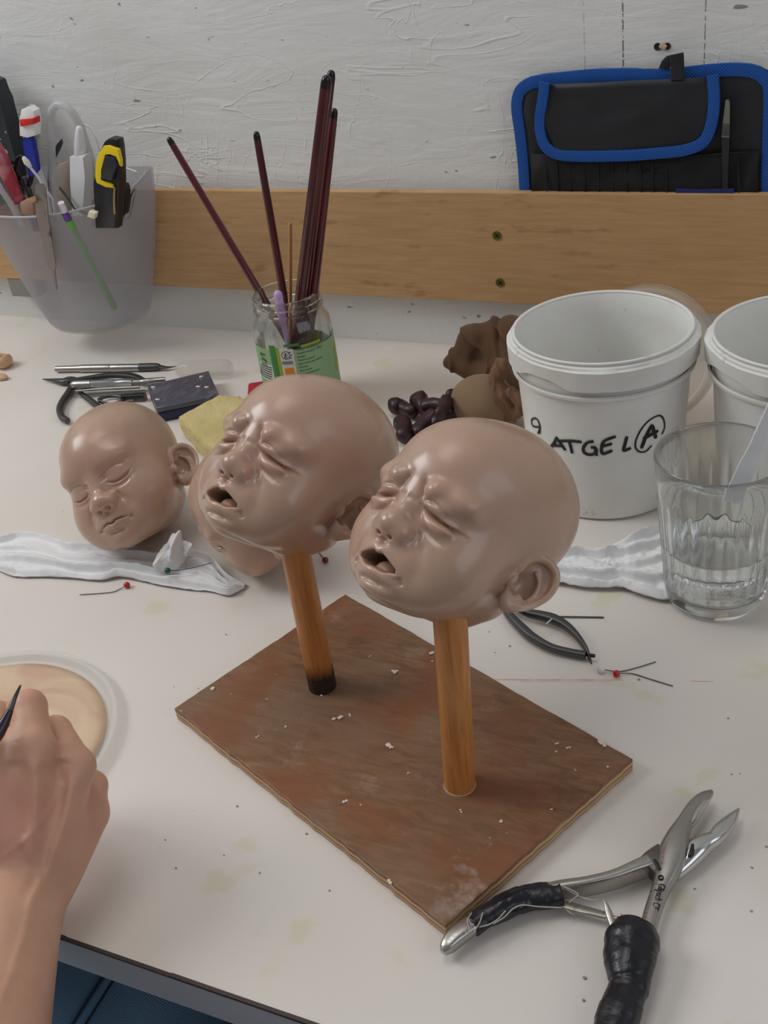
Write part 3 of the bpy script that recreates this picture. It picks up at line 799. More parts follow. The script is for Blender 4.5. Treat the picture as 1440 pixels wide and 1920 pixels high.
# ------------------------------------------------------------------ ribbed glass of water
GB = Vector((-.1006, .6536, 0)); GR = thing('water_glass', 'ribbed clear glass half filled with water, in front of the white buckets', 'glass', GB)
H = .1165; rb, rt = .0335, .0425
bm = bmesh.new(); n = 192
def gl(a, z):
    """outer radius of the ribbed glass"""
    r = rb+(rt-rb)*(z/H)**.9
    f = min(1, max(0, (z-.012)/.012))*min(1, max(0, (.094-z)/.012))
    return r-f*.0011*(abs(math.sin(a*12))**.6)
zs = [0, .0012, .004, .009, .012, .016, .020, .024, .04, .055, .07, .082, .086, .090, .094, .100, .108, .1145, .1160, .1165]
rings = []
for i, z in enumerate(zs):
    ins = {0: .004, 1: .0018, 2: .0005}.get(i, 0)
    if i >= len(zs)-2: ins = (.0006, .0013)[i-len(zs)+2]
    rings.append([bm.verts.new(((gl(2*PI*k/n, z)-ins)*math.cos(2*PI*k/n), (gl(2*PI*k/n, z)-ins)*math.sin(2*PI*k/n), z+.0004)) for k in range(n)])
def rin(z): return rb+(rt-rb)*(z/H)**.9-.0027
for z, ins in ((.1162, -.0006), (.1145, 0), (.10, 0), (.08, 0), (.06, 0), (.04, 0), (.02, 0), (.0135, .0008), (.0115, .003), (.0105, .007)):
    rings.append([bm.verts.new(((rin(z)-ins)*math.cos(2*PI*k/n), (rin(z)-ins)*math.sin(2*PI*k/n), z)) for k in range(n)])
for a, b in zip(rings, rings[1:]):
    for k in range(n): bm.faces.new((a[k], a[(k+1) % n], b[(k+1) % n], b[k]))
bm.faces.new(rings[0][::-1]); bm.faces.new(rings[-1])
bm_obj('tumbler', bm, GLASS, GR, auto=60)
bm = bmesh.new(); WZ = .0475
pr = [(0, .0106), (rin(.0115)-.0029, .0107), (rin(.0135)-.0007, .0137)]+[(rin(z)+.00008, z) for z in (.02, .03, .04, WZ-.001)]+[(rin(WZ)+.0001, WZ+.0006), (rin(WZ)-.0012, WZ), (0, WZ-.0001)]
lathe(bm, pr, 96); tag(bm_obj('water', bm, WATER, None, smooth=True), 'clear still water filling the lower part of the ribbed glass', 'water')
o = bpy.data.objects['water']; o.location = GB
# plastic spatula in the glass
a = atd(1378, 925, .708); b = atd(1418, 832, .690); c = atd(1462, 745, .672)
root = thing('plastic_spatula', 'translucent white plastic spatula leaning out of the glass of water', 'spatula')
bm = bmesh.new(); ax = (b-a).normalized(); 
pts = [a+(c-a)*(k/12) for k in range(-1, 22)]
wd = [(.0060, .0012)]*3+[(.0058, .0012)]*3+[(.0052, .0013), (.0048, .0016)]+[(.0050, .0016)]*15
prof = [(.5, -1), (1, -.6), (1, .6), (.5, 1), (-.5, 1), (-1, .6), (-1, -.6), (-.5, -1)]
sweep(bm, pts[:8], prof, ref=Vector(CAM_R), scale=wd[:8]); bm_obj('blade', bm, m_frost('cloudy_plastic', srgb(225, 228, 232), .62, .3), root, auto=50)
bm = bmesh.new(); sweep(bm, pts[7:], prof, ref=Vector(CAM_R), scale=wd[7:]); bm_obj('handle', bm, m_frost('cloudy_handle', srgb(226, 228, 232), .7, .3), root, auto=50)

# ------------------------------------------------------------------ jar
JB = Vector((-.5432, .8724, 0)); JR = thing('glass_jar', 'clear glass food jar with a green label, holding dark red brush handles', 'jar', JB)
r = .0385; H = .118
out = [(0, .002), (.020, .0012), (r-.006, .0006), (r-.002, .002), (r, .006), (r, .082), (r-.0012, .090), (r-.0050, .0965), (r-.0060, .100), (r-.0062, .1025), (r-.0045, .1035), (r-.0045, .1045), (r-.0060, .1055), (r-.0060, .1085), (r-.0048, .1095), (r-.0048, .1105), (r-.0062, .1115), (r-.0060, .1155), (r-.0055, .117), (r-.0064, .1182)]
inn = [(q[0]-.0023, q[1]) for q in out[6:]][::-1]
inn = [(r-.0083, .1180), (r-.0088, .112), (r-.0088, .101), (r-.0072, .0955), (r-.0036, .089), (r-.0024, .082), (r-.0024, .008), (r-.006, .005), (0, .0065)]
JG = m_glass('jar_glass', (.96, .99, .97, 1)); JG.node_tree.nodes['Principled BSDF'].inputs['Alpha'].default_value = .88
bm = bmesh.new(); lathe(bm, out+inn, 96); bm_obj('jar_body', bm, JG, JR, auto=50)
def ang(px, py, rr):
    o = CAM_C-np.array(JB); d = ray(px, py)
    for t in np.linspace(.9, 1.2, 3000):
        p = o+d*t
        if math.hypot(p[0], p[1]) <= rr: break
    return math.atan2(p[1], p[0]), p[2]
def jar_patch(name, a0, a1, z0, z1, mat, off, parent, n=24):
    bm = bmesh.new(); R1 = r+off; R0 = r+off-.00012; rg = []
    for i in range(n+1):
        a = a0+(a1-a0)*i/n; c, s = math.cos(a), math.sin(a)
        rg.append([bm.verts.new((q*c, q*s, z)) for q, z in ((R1, z0), (R1, z1), (R0, z1), (R0, z0))])
    for A, B in zip(rg, rg[1:]):
        for j in range(4): bm.faces.new((A[j], A[(j+1) % 4], B[(j+1) % 4], B[j]))
    bm.faces.new(rg[0]); bm.faces.new(rg[-1][::-1])
    return bm_obj(name, bm, mat, parent, auto=40)
aL, zL = ang(515, 655, r); aR, zR = ang(605, 635, r); ac, zc = ang(547, 648, r)
lab = jar_patch('label', ac-2.1, ac+1.9, .010, .0745, plain('green_label', srgb(142, 176, 130), .5), .0002, JR, 60); tag(lab, 'printed green paper label')
G2 = plain('deep_green_print', srgb(58, 128, 66), .5); G3 = plain('olive_print', srgb(148, 164, 52), .5); PW = plain('pale_print', srgb(206, 206, 200), .5); OR = plain('orange_print', srgb(222, 132, 32), .5); DK = plain('dark_print', srgb(36, 62, 52), .5)
def jp(name, px0, px1, py0, py1, mat, off=.0004):
    a0, z1 = ang((px0), py0, r); a1, _ = ang(px1, py0, r); _, z0 = ang((px0+px1)/2, py1, r)
    _, z1 = ang((px0+px1)/2, py0, r); return jar_patch(name, a0, a1, z0, z1, mat, off, lab, 8)
jp('label_stripe', 504, 515, 648, 712, G2); jp('label_stripe', 513, 522, 652, 712, G3, .0003); jp('label_stripe', 622, 631, 640, 700, G3)
jp('label_stripe', 531, 560, 645, 650, G2); jp('label_stripe', 562, 600, 642, 647, G3)
pan = jp('recycling_panel', 523, 549, 655, 715, PW); jp('barcode_panel', 489, 514, 683, 712, PW)
for k in range(6): jp('barcode_line', 491, 510, 686+k*4, 687.6+k*4, DK, .0006)
jp('orange_arrow', 534, 551, 690, 706, OR, .0006); jp('recycling_panel', 529, 549, 677, 683, plain('print_bar', srgb(120, 130, 140), .5), .0006)
def text_mesh(body, size):
    cu = bpy.data.curves.new('t', 'FONT'); cu.body = body; cu.size = size; cu.align_x = 'LEFT'
    o = bpy.data.objects.new('t', cu); C.objects.link(o); bpy.context.view_layer.update()
    me = bpy.data.meshes.new_from_object(o.evaluated_get(bpy.context.evaluated_depsgraph_get()))
    bpy.data.objects.remove(o); return me
def jar_text(body, a, z, size, tilt=0):
    me = text_mesh(body, size)
    bm = bmesh.new(); bm.from_mesh(me); bmesh.ops.subdivide_edges(bm, edges=[e for e in bm.edges if e.calc_length() > .002], cuts=2)
    ext = bmesh.ops.extrude_face_region(bm, geom=bm.faces[:]); vs = [g for g in ext['geom'] if isinstance(g, bmesh.types.BMVert)]
    for v in vs: v.co.z += .0001
    for v in bm.verts:
        aa = a+v.co.x/r; R1 = r+.00035+v.co.z; v.co = Vector((R1*math.cos(aa), R1*math.sin(aa), z+v.co.y))
    return bm_obj('label_text', bm, DK, lab)
lines = ['Valeurs énergétiques et nutritionnelles', 'moyennes pour 100 g', 'Énergie', 'Matières grasses', 'dont acides gras saturés', 'Glucides', 'dont sucres', 'Fibres alimentaires', 'Protéines', 'Sel']
a0, z0 = ang(555, 657, r)
for i, t in enumerate(lines): jar_text(t, a0, z0-.0006-i*.0036, .0030 if i < 2 else .0026)
a0, z0 = ang(489, 665, r)
for i, t in enumerate(['NET', '370g', '660g']): jar_text(t, a0, z0-i*.0050, .0048)
# walking-figure recycling mark: ring and three leaves
ac2, zc2 = ang(536, 666, r)
bm = bmesh.new()
def jv(u, v, o_=.0005): 
    aa = ac2+u/r; return Vector(((r+o_)*math.cos(aa), (r+o_)*math.sin(aa), zc2+v))
tube(bm, [jv(.0040*math.cos(t), .0040*math.sin(t)) for t in np.linspace(.5, 5.6, 24)], .0003, 6)
for a_, b_ in (((-.0004, .0022), (-.0006, -.0004)), ((-.0006, -.0004), (-.0018, -.0030)), ((-.0006, -.0004), (.0010, -.0030)), ((-.0004, .0012), (.0014, .0002))): tube(bm, [jv(*a_), jv(*b_)], .0004, 6)
for a_, b_ in (((.0034, -.0006), (.0056, -.0002)), ((.0030, -.0020), (.0046, -.0034)), ((.0034, .0012), (.0044, .0030))): tube(bm, [jv(*a_), jv(*b_)], .0005, 6)
bm_obj('recycling_mark', bm, DK, lab, smooth=True)

# brush handles in the jar
LAC = Mat('dark_red_lacquer'); LAC.set(Base_Color=LAC.mix(LAC.ramp(LAC.noise(40, 3, .5, LAC.mapped((1, 1, .2))), [(.3, 0), (.7, 1)]), srgb(62, 8, 16), srgb(92, 14, 24)), Roughness=.22, Coat_Weight=.4); LAC = LAC.m
TIPM = plain('black_tip_lacquer', srgb(18, 16, 18), .2)
brs = [((318, 262), (560, 672), .905, .868, 4.0, 3.1, 'dark red brush handle leaning farthest left out of the jar'),
       ((481, 252), (548, 650), .885, .872, 4.1, 3.2, 'dark red brush handle with flaking paint, second from the left in the jar'),
       ((612, 150), (552, 665), .862, .868, 6.0, 4.6, 'thick dark red brush handle, frontmost of the tall cluster in the jar'),
       ((621, 139), (562, 665), .895, .885, 4.6, 3.9, 'dark red brush handle behind the thickest one, reaching highest'),
       ((627, 209), (575, 665), .880, .876, 4.8, 3.2, 'dark red brush handle, rightmost and shorter than the tall pair')]
for tp, bt, yt, yb, r0, r1, lb in brs:
    A = aty(*bt, yb); Bq = aty(*tp, yt)
    k = (A-JB); 
    A.z = max(A.z, .014)
    root = thing('paint_brush', lb, 'paintbrush', (0, 0, 0), None, 'dark red brushes in the jar')
    d = Bq-A; bm = bmesh.new(); tube(bm, [A+d*t for t in np.linspace(0, .975, 12)], [(r0*(1-t)**.6+r1*(1-(1-t)**.6))*.001 for t in np.linspace(0, .975, 12)], 16)
    bm_obj('handle', bm, LAC, root, smooth=True)
    bm = bmesh.new(); tube(bm, [A+d*t for t in (.974, .99, 1.0)], [r1*.00101, r1*.00101, r1*.0009], 16); bm_obj('tip', bm, TIPM, root, smooth=True)
A = aty(530, 668, .862); Bq = aty(544, 421, .880); A.z = .013; bm = bmesh.new(); tube(bm, [A, A.lerp(Bq, .5), Bq], [.0022, .002, .0018], 10)
tag(bm_obj('wooden_stick', bm, plain('pale_stick', srgb(176, 128, 78), .6), smooth=True), 'thin pale wooden stick standing in the jar among dark brushes', 'stick')
root = thing('lilac_applicator', 'lilac plastic applicator handle with ridged neck standing in the jar', 'applicator')
A = aty(536, 625, .846); Bq = aty(521, 551, .846); d = Bq-A; LM = plain('lilac_plastic', srgb(190, 158, 204), .35)
bm = bmesh.new(); tube(bm, [A+d*t for t in (.3, .45, .6, .62, .75, .77, .9, .98)], [.0035, .0040, .0042, .0038, .0043, .0039, .0044, .0043], 16); bm_obj('grip', bm, LM, root, smooth=True)
bm = bmesh.new(); tube(bm, [A-d*.8, A, A+d*.32], [.0016, .0022, .0028], 12); bm_obj('shaft', bm, LM, root, smooth=True)
# ------------------------------------------------------------------ hanging translucent pot and its contents
root = thing('utensil_pot', 'translucent grey plastic pot hung on the plank, crammed with tools', 'pot')
YB = .995; POT = m_frost('frosted_grey_plastic', srgb(176, 174, 178), .36, .4)
xb0, xb1 = aty(88, 590, .955).x, aty(279, 590, .995).x
zt, zb = .186, .026
def pot_ring(z, inset=0):
    t = (z-zb)/(zt-zb); t = max(0, min(1, t)); e = t**.85
    x0 = xb0+( -.957-xb0)*e+inset; x1 = xb1+(-.757-xb1)*e-inset; D = .066+(.122-.066)*e-inset; yb = YB-inset
    cx = (x0+x1)/2; w = (x1-x0)/2; out = []
    for k in range(41):
        a = PI*k/40; out.append((cx-w*math.copysign(abs(math.cos(a))**.82, math.cos(a)), yb-.012-(D-.012)*abs(math.sin(a))**1.05))
    out.append((x1, yb)); out.append((cx, yb)); out.append((x0, yb))
    return out
bm = bmesh.new(); rings = []
zz = [zb+.0005, zb+.004, zb+.012]+[zb+(zt-zb)*k/10 for k in range(1, 11)]
def addring(z, ins, sh=1):
    pr_ = pot_ring(z, ins); c = (sum(p[0] for p in pr_)/len(pr_), YB-.03)
    # the back panel rises above the front lip
    out = []
    for i, (x, y) in enumerate(pr_):
        X = c[0]+(x-c[0])*sh; Y = min(y, YB-ins) if sh == 1 else c[1]+(y-c[1])*sh
        lift = .0
        if z > zt-.003: lift = .016*max(0, min(1, (y-(YB-.055))/.05))
        out.append(bm.verts.new((X, Y, z+lift)))
    rings.append(out)
addring(zb, 0, .86); addring(zb+.003, 0, .955); addring(zb+.010, 0)
for z in zz[3:]: addring(z, 0)
for z in zz[3:][::-1]: addring(z, .0018)
addring(zb+.012, .0018); addring(zb+.005, .0018, .93)
n = len(rings[0])
for a, b in zip(rings, rings[1:]):
    for k in range(n): bm.faces.new((a[k], a[(k+1) % n], b[(k+1) % n], b[k]))
bm.faces.new(rings[0][::-1]); bm.faces.new(rings[-1]); bm_obj('vessel', bm, POT, root, auto=60)
bm = bmesh.new(); pr_ = pot_ring(zt, 0)[:41]
tube(bm, [(x, y-.0004, zt+.016*max(0, min(1, (y-(YB-.055))/.05))) for x, y in pr_], .0013, 8); bm_obj('rolled_lip', bm, plain('pot_lip', srgb(176, 174, 176), .4), root, smooth=True)

def rod(name, lab, cat, pts, rad, mat, Y, ext=None, n=12):
    """a round tool given by its course in the pot at distances Y from the camera plane; the foot is carried down into the pot"""
    P = [aty(x, y, Y[i] if isinstance(Y, (list, tuple)) else Y) for i, (x, y) in enumerate(pts)]
    bm = bmesh.new(); tube(bm, P, rad, n); o = bm_obj(name, bm, mat, None, smooth=True); 
    return tag(o, lab, cat)
def sub(name, parent, pts, rad, mat, Y, n=12, lab=None):
    P = [aty(x, y, Y[i] if isinstance(Y, (list, tuple)) else Y) for i, (x, y) in enumerate(pts)]
    bm = bmesh.new(); tube(bm, P, rad, n); o = bm_obj(name, bm, mat, parent, smooth=True)
    if lab: o['label'] = lab
    return o
def flat(name, parent, outline, Y, th, mat, bev=.0006):
    """a flat tool blade of real thickness standing in the pot"""
    P = [aty(x, y, Y) for x, y in outline]; bm = bmesh.new()
    M = Matrix(((1, 0, 0, 0), (0, 0, -1, Y), (0, 1, 0, 0), (0, 0, 0, 1)))
    prism(bm, [(p.x, p.z) for p in P], -th/2, th/2, M, bev)
    if Y < .96:
        for v in bm.verts:
            if v.co.z < .165: v.co.y += (.165-v.co.z)*.42
    return bm_obj(name, bm, mat, parent, auto=40)
# toothbrush
t = thing('toothbrush', 'toothbrush with white and red bristles and blue grip in the hanging pot', 'toothbrush')
CL = m_glass('clear_acrylic', (.92, .93, .95, 1), .05)
sub('handle', t, [(66, 300), (80, 340), (96, 420)], [.0034, .0036, .0038], plain('clearish_handle', srgb(206, 206, 208), .2), .925)
flat('head_plate', t, [(62, 296), (50, 275), (43, 250), (42, 225), (47, 204), (57, 195), (67, 198), (73, 215), (74, 245), (71, 280), (70, 298)], .9275, .0035, plain('smoky_clear', srgb(170, 168, 168), .15))
for name, q, c in (('white_bristles', [(42, 222), (46, 203), (58, 198), (69, 206), (72, 226), (71, 252), (56, 256), (43, 252)], srgb(236, 234, 232)), ('red_bristles', [(42, 222), (57, 221), (69, 219), (70, 230), (56, 233), (44, 235)], srgb(212, 44, 30))):
    flat(name, t, q, .9185 if name == 'red_bristles' else .9215, .011, plain(name, c, .8), .0009)
flat('blue_grip', t, [(48, 248), (56, 247), (62, 262), (70, 290), (74, 318), (66, 330), (58, 330), (49, 298), (45, 268)], .9215, .006, plain('blue_rubber', srgb(14, 40, 150), .35), .0012)
# clear tube and white lead
rod('plastic_tube', 'clear bent plastic tube looping out of the hanging pot', 'tube', [(106, 405), (101, 370), (98, 320), (96, 270), (95, 230), (98, 205), (108, 196), (122, 197), (137, 212), (152, 240), (168, 290), (182, 345), (188, 390)], .0043, m_frost('milky_tube', srgb(205, 205, 206), .55, .3), [.935]*9+[.94, .945, .95, .955])
t = thing('white_connector', 'white plastic connector block with a tapering cap and lead', 'connector')
flat('block', t, [(137, 291), (166, 288), (167, 330), (165, 402), (142, 402), (139, 340)], .935, .014, WHITE, .002)
sub('cap', t, [(150, 292), (150, 270), (149, 252), (149, 242)], [.0062, .0062, .0046, .0036], WHITE, .935)
rod('white_cable', 'thin white cable arching between the connector and the pot wall', 'cable', [(148, 243), (150, 236), (158, 233), (170, 240), (182, 262), (190, 290), (206, 308), (232, 314), (255, 322)], .0011, WHITE, .945)
flat('sachet', None, [(110, 308), (128, 302), (136, 312), (136, 392), (112, 400)], .962, .004, plain('taupe_card', srgb(160, 146, 132), .6)); tag(bpy.data.objects['sachet'], 'taupe card sachet behind the white connector in the pot', 'sachet')
# snap-off knife
t = thing('utility_knife', 'yellow and black snap-off utility knife standing in the hanging pot', 'knife')
YK = plain('yellow_plastic', srgb(236, 204, 22), .35)
flat('body', t, [(207, 258), (213, 256), (226, 259), (229, 275), (229, 300), (230, 350), (224, 426), (184, 426), (180, 345), (184, 310), (195, 280), (201, 263)], .9165, .013, BLACK, .0025)
flat('yellow_frame', t, [(196, 273), (206, 272), (224, 279), (228, 300), (229, 312), (225, 308), (221, 291), (208, 286), (198, 287), (192, 318), (190, 337), (205, 341), (213, 346), (214, 352), (200, 350), (183, 342), (180, 330), (181, 305), (188, 285)], .9095, .0045, YK, .001)
flat('slider', t, [(199, 290), (218, 294), (222, 305), (212, 338), (191, 334)], .9085, .006, plain('dark_grip', srgb(38, 40, 44), .4), .0012)
sub('blade_channel', t, [(215, 352), (214, 375), (215, 400)], [.0012, .0012, .0012], plain('brass_edge', srgb(170, 150, 90), .3, .6), .909)
t = thing('black_clip', 'black plastic clip with a silver pen tip behind the utility knife', 'clip')
flat('clip_body', t, [(224, 346), (236, 344), (240, 352), (241, 378), (238, 400), (222, 404)], .930, .010, BLACK, .001)
rod('silver_pen', 'silver pen tip poking up at the right of the pot', 'pen', [(254, 354), (248, 368), (243, 385), (238, 404)], [.0012, .0026, .0034, .0036], plain('satin_silver', srgb(150, 150, 152), .3, .8), .938)
# green pen with purple collar
t = thing('green_pen', 'green pen with purple collar and white end leaning in the pot', 'pen')
GP = plain('green_plastic', srgb(104, 186, 54), .4)
pp = [(114, 380), (121, 397), (128, 411), (214, 575)]; PP = [aty(*pp[0], .886), aty(*pp[1], .889), aty(*pp[2], .893), aty(*pp[3], .964)]
bm = bmesh.new(); tube(bm, PP[2:], [.0040, .0040], 14); bm_obj('barrel', bm, GP, t, smooth=True)
bm = bmesh.new(); tube(bm, PP[1:3], [.0040, .0041], 14, False); o = bm_obj('collar', bm, plain('purple_plastic', srgb(104, 62, 150), .4), t, auto=50)
bm = bmesh.new(); tube(bm, PP[0:2], [.0034, .0034], 14, False); bm_obj('end_cap', bm, WHITE, t, auto=50)
# cotton bud
t = thing('cotton_bud', 'white cotton bud leaning left in the hanging pot', 'cotton bud')
sub('stick', t, [(52, 308), (70, 330), (84, 352), (98, 372), (104, 404)], .0013, plain('bud_stick', srgb(208, 198, 200), .5), .905)
sub('cotton_tip', t, [(46, 298), (50, 304), (56, 312)], [.0026, .0034, .0022], plain('cotton', srgb(222, 216, 208), .9), .905)
# pink handled spatula
t = thing('pink_handled_tool', 'pink plastic handled tool at the far left of the hanging pot', 'tool')
PK = Mat('worn_pink_plastic'); PK.set(Base_Color=PK.mix(PK.ramp(PK.noise(60, 4), [(.5, 0), (.7, .5)]), srgb(172, 52, 66), srgb(214, 170, 172)), Roughness=.4)
sub('handle', t, [(-22, 250), (0, 290), (16, 330), (34, 375)], [.0068, .0075, .0080, .0066], PK.m, .912)
sub('ferrule', t, [(30, 370), (40, 386), (46, 400)], [.0054, .0058, .0050], plain('clear_grey', srgb(150, 140, 132), .25), .912)
rod('glass_tube', 'clear glass tube beside the pink handle at the pot rim', 'tube', [(-12, 330), (4, 358), (22, 385), (40, 420)], .0032, m_frost('tube_glass', srgb(200, 198, 194), .5, .12), .900)
# scissors loops
t = thing('scissors', 'scissors with dark looped handles at the left of the pot', 'scissors')
def loop(px, py, rx, ry, rot, Y):
    c = aty(px, py, Y); out = []
    for k in range(25):
        a = 2*PI*k/24; u, v = rx*math.cos(a), ry*math.sin(a); out.append(c+Vector((u*math.cos(rot)-v*math.sin(rot), 0, u*math.sin(rot)+v*math.cos(rot))))
    return out
for (x, y, rx, ry, ro) in ((14, 318, .011, .017, .5), (44, 322, .010, .016, -.3)):
    bm = bmesh.new(); tube(bm, loop(x, y, rx, ry, ro, .925), .0026, 10, False); bm_obj('finger_loop', bm, BLACK, t, smooth=True)
sub('shank', t, [(46, 336), (60, 375), (72, 430)], [.0036, .0030, .0026], DSTEEL, .925); sub('shank', t, [(20, 334), (44, 375), (66, 430)], [.0036, .0030, .0026], DSTEEL, .929)
# dental spoon
t = thing('metal_spatula', 'dark steel leaf-shaped spatula rising beside the clear tube', 'spatula')
flat('leaf_blade', t, [(100, 290), (107, 270), (116, 260), (118, 268), (113, 280), (104, 296), (97, 320), (94, 345), (90, 340), (91, 300), (92, 272), (96, 262), (98, 275)], .945, .0016, DSTEEL, .0003)
sub('shaft', t, [(93, 340), (96, 370), (104, 410)], .0020, DSTEEL, .945)
flat('eraser_stub', None, [(44, 376), (58, 370), (68, 376), (70, 402), (46, 400)], .908, .012, plain('peach_rubber', srgb(178, 138, 112), .7), .001); tag(bpy.data.objects['eraser_stub'], 'peach rubber stub wedged between pink handle and tweezers', 'eraser')
rod('bent_hook', 'thin dark curved wire hook behind the green pen', 'hook', [(112, 352), (128, 372), (140, 392), (168, 402)], .0013, DSTEEL, .925)
flat('yellowed_cube', None, [(170, 394), (182, 398), (179, 409), (166, 405)], .893, .006, plain('cream_plastic', srgb(226, 220, 190), .4), .0005); tag(bpy.data.objects['yellowed_cube'], 'small cream plastic cube at the front lip of the pot', 'cube')
flat('folded_paper', None, [(172, 380), (184, 358), (184, 402), (168, 398)], .948, .003, plain('pale_paper', srgb(196, 188, 182), .7), .0005); tag(bpy.data.objects['folded_paper'], 'pale folded paper scrap left of the utility knife', 'paper')
# tweezers hooked over the front lip
t = thing('tweezers', 'worn grey tweezers hooked over the front lip of the hanging pot', 'tweezers')
TW = Mat('worn_grey_steel'); TW.set(Base_Color=TW.mix(TW.ramp(TW.noise(80, 4), [(.55, 0), (.7, 1)]), srgb(142, 132, 124), srgb(98, 76, 60)), Metallic=.55, Roughness=.42)
def twz(outl, Y, dy): 
    P = []
    bm = bmesh.new(); 
    M = Matrix(((1, 0, 0, 0), (0, 0, -1, Y), (0, 1, 0, 0), (0, 0, 0, 1)))
    prism(bm, [(aty(x, y, Y).x, aty(x, y, Y).z) for x, y in outl], -.0007, .0007, M, .0002)
    for v in bm.verts: v.co.y += dy(v.co.z)
    return bm
zl = aty(80, 408, .8855).z
bm = twz([(67, 348), (72, 344), (80, 344), (86, 352), (90, 400), (92, 430), (93, 480), (94, 505), (90, 515), (90, 552), (88, 555), (85, 515), (78, 505), (72, 430), (68, 400)], .874, lambda z: max(0, (zl-z))*.20)
bm_obj('arm', bm, TW.m, t, auto=40)
bm = twz([(70, 348), (74, 346), (82, 345), (86, 352), (86, 390), (84, 404), (76, 404)], .889, lambda z: (.02*max(0, (zl-z))/.05)*0)
bm_obj('arm', bm, TW.m, t, auto=40)
# dark pouch hung at the far left
t = thing('dark_case', 'dark speckled tool case leaning on the wall at the left edge', 'case')
DC = Mat('dark_speckled_case'); DC.set(Base_Color=DC.mix(DC.ramp(DC.noise(75, 2), [(.70, 0), (.715, 1)]), srgb(36, 42, 48), srgb(196, 196, 196)), Roughness=.5)
flat('shell', t, [(-60, 130), (-30, 140), (0, 150), (12, 185), (26, 240), (40, 290), (46, 330), (40, 370), (-10, 390), (-70, 380)], .990, .022, DC.m, .003)
# ------------------------------------------------------------------ canvas tool roll on the wall
root = thing('tool_roll', 'black canvas tool roll bound in blue webbing, hung on the wall', 'tool roll')
BLK = m_cloth('black_nylon', srgb(15, 17, 21), srgb(25, 28, 33), 1200, .3, .55); WEB = m_web()
DPB = Mat('black_pocket_cloth'); DPB.set(Base_Color=srgb(12, 13, 16), Roughness=.75, Normal=DPB.bump(DPB.noise(14, 3, .5, DPB.mapped((3, 1, .6))), .6, .004))
def zr(*l): return [(900+x/2.667, 60+y/2.667) for x, y in l]
YR = 1.0150
def sheet(name, outl, Y, th, mat, parent, amp=.0015, sc=30):
    P = [aty(x, y, Y) for x, y in outl]; bm = bmesh.new()
    c = sum(P, Vector())/len(P); L = []
    rr = 7
    for s in range(rr, -1, -1):
        f = s/rr; L.append([bm.verts.new((c.x+(p.x-c.x)*f, Y, c.z+(p.z-c.z)*f)) for p in P] if s else [bm.verts.new((c.x, Y, c.z))])
    n = len(P)
    for a, b in zip(L, L[1:]):
        for k in range(n):
            if len(b) == 1: bm.faces.new((a[k], a[(k+1) % n], b[0]))
            else: bm.faces.new((a[k], a[(k+1) % n], b[(k+1) % n], b[k]))
    for v in bm.verts:
        from mathutils import noise as mn
        v.co.y -= max(0, amp*(.5+mn.noise(Vector((v.co.x*sc, 3.1, v.co.z*sc*.9)))+.5*mn.noise(Vector((v.co.x*sc*2.3, 7.1, v.co.z*sc*1.7)))))
    o = bm_obj(name, bm, mat, parent, smooth=True)
    s = o.modifiers.new('s', 'SOLIDIFY'); s.thickness = th; s.offset = 0
    return o
outer = zr((185, 400), (178, 340), (196, 268), (250, 222), (330, 206), (520, 190), (700, 182), (860, 182), (930, 184), (1035, 176), (1180, 160), (1300, 156), (1400, 168), (1460, 200), (1500, 260), (1510, 400), (1505, 700), (1500, 800), (1500, 840), (205, 840), (200, 790), (188, 560))
sheet('panel', [(x, y) for x, y in outer], YR, .002, BLK, root)
def ribbon(name, path, w, Y, mat, parent, th=.0007, bulge=.0016, closed=False):
    P = [aty(x, y, Y) for x, y in path]; P = spline(P, 5); bm = bmesh.new(); rg = []
    from mathutils import noise as mn
    for i, p in enumerate(P):
        t = (P[min(i+1, len(P)-1)]-P[max(i-1, 0)]); t.y = 0; t.normalize(); s = Vector((t.z, 0, -t.x)); yy = -.0008-.0006*mn.noise(Vector((p.x*40, p.z*40, 1)))
        pr_ = [(-w, 0), (-w*.92, -bulge), (-w*.4, -bulge*1.25), (w*.4, -bulge*1.25), (w*.92, -bulge), (w, 0), (w*.9, th*1.2), (-w*.9, th*1.2)]
        rg.append([bm.verts.new(p+s*a+Vector((0, b+yy, 0))) for a, b in pr_])
    for a, b in zip(rg, rg[1:]):
        for j in range(8): bm.faces.new((a[j], a[(j+1) % 8], b[(j+1) % 8], b[j]))
    bm.faces.new(rg[0]); bm.faces.new(rg[-1][::-1]); return bm_obj(name, bm, mat, parent, auto=50)
ribbon('edge_binding', zr((228, 830), (222, 700), (205, 520), (188, 400), (190, 330), (215, 280), (280, 248), (400, 232), (560, 216), (760, 212), (860, 218), (960, 212), (1060, 202), (1180, 190), (1290, 186), (1380, 200), (1440, 250), (1452, 330), (1448, 480), (1440, 700), (1438, 830)), .0056, YR-.0006, WEB, root)
# closed flap with its own binding
fl = zr((300, 262), (700, 245), (1000, 232), (1190, 224), (1200, 330), (1185, 450), (1140, 560), (1060, 610), (900, 625), (640, 640), (430, 636), (350, 610), (300, 540), (285, 430), (292, 330))
o = sheet('flap', fl, YR-.0060, .002, BLK, root, .0035, 34)
ribbon('flap_binding', zr((325, 250), (316, 330), (300, 430), (305, 510), (335, 575), (400, 612), (520, 620), (700, 618), (880, 606), (1030, 588), (1120, 545), (1160, 450), (1172, 340), (1165, 214)), .0050, YR-.0088, WEB, root)
sheet('pocket', zr((262, 600), (700, 640), (1200, 600), (1395, 590), (1392, 840), (262, 840)), YR-.0030, .0012, DPB.m, root, .004, 45)
for x in (330, 385, 450, 520, 590, 660, 730, 800, 860, 930, 1290):
    ribbon('pocket_stitch', zr((x, 645), (x+4, 740), (x+6, 838)), .0004, YR-.0060, plain('stitch', srgb(28, 30, 33), .8), root, bulge=.0004)
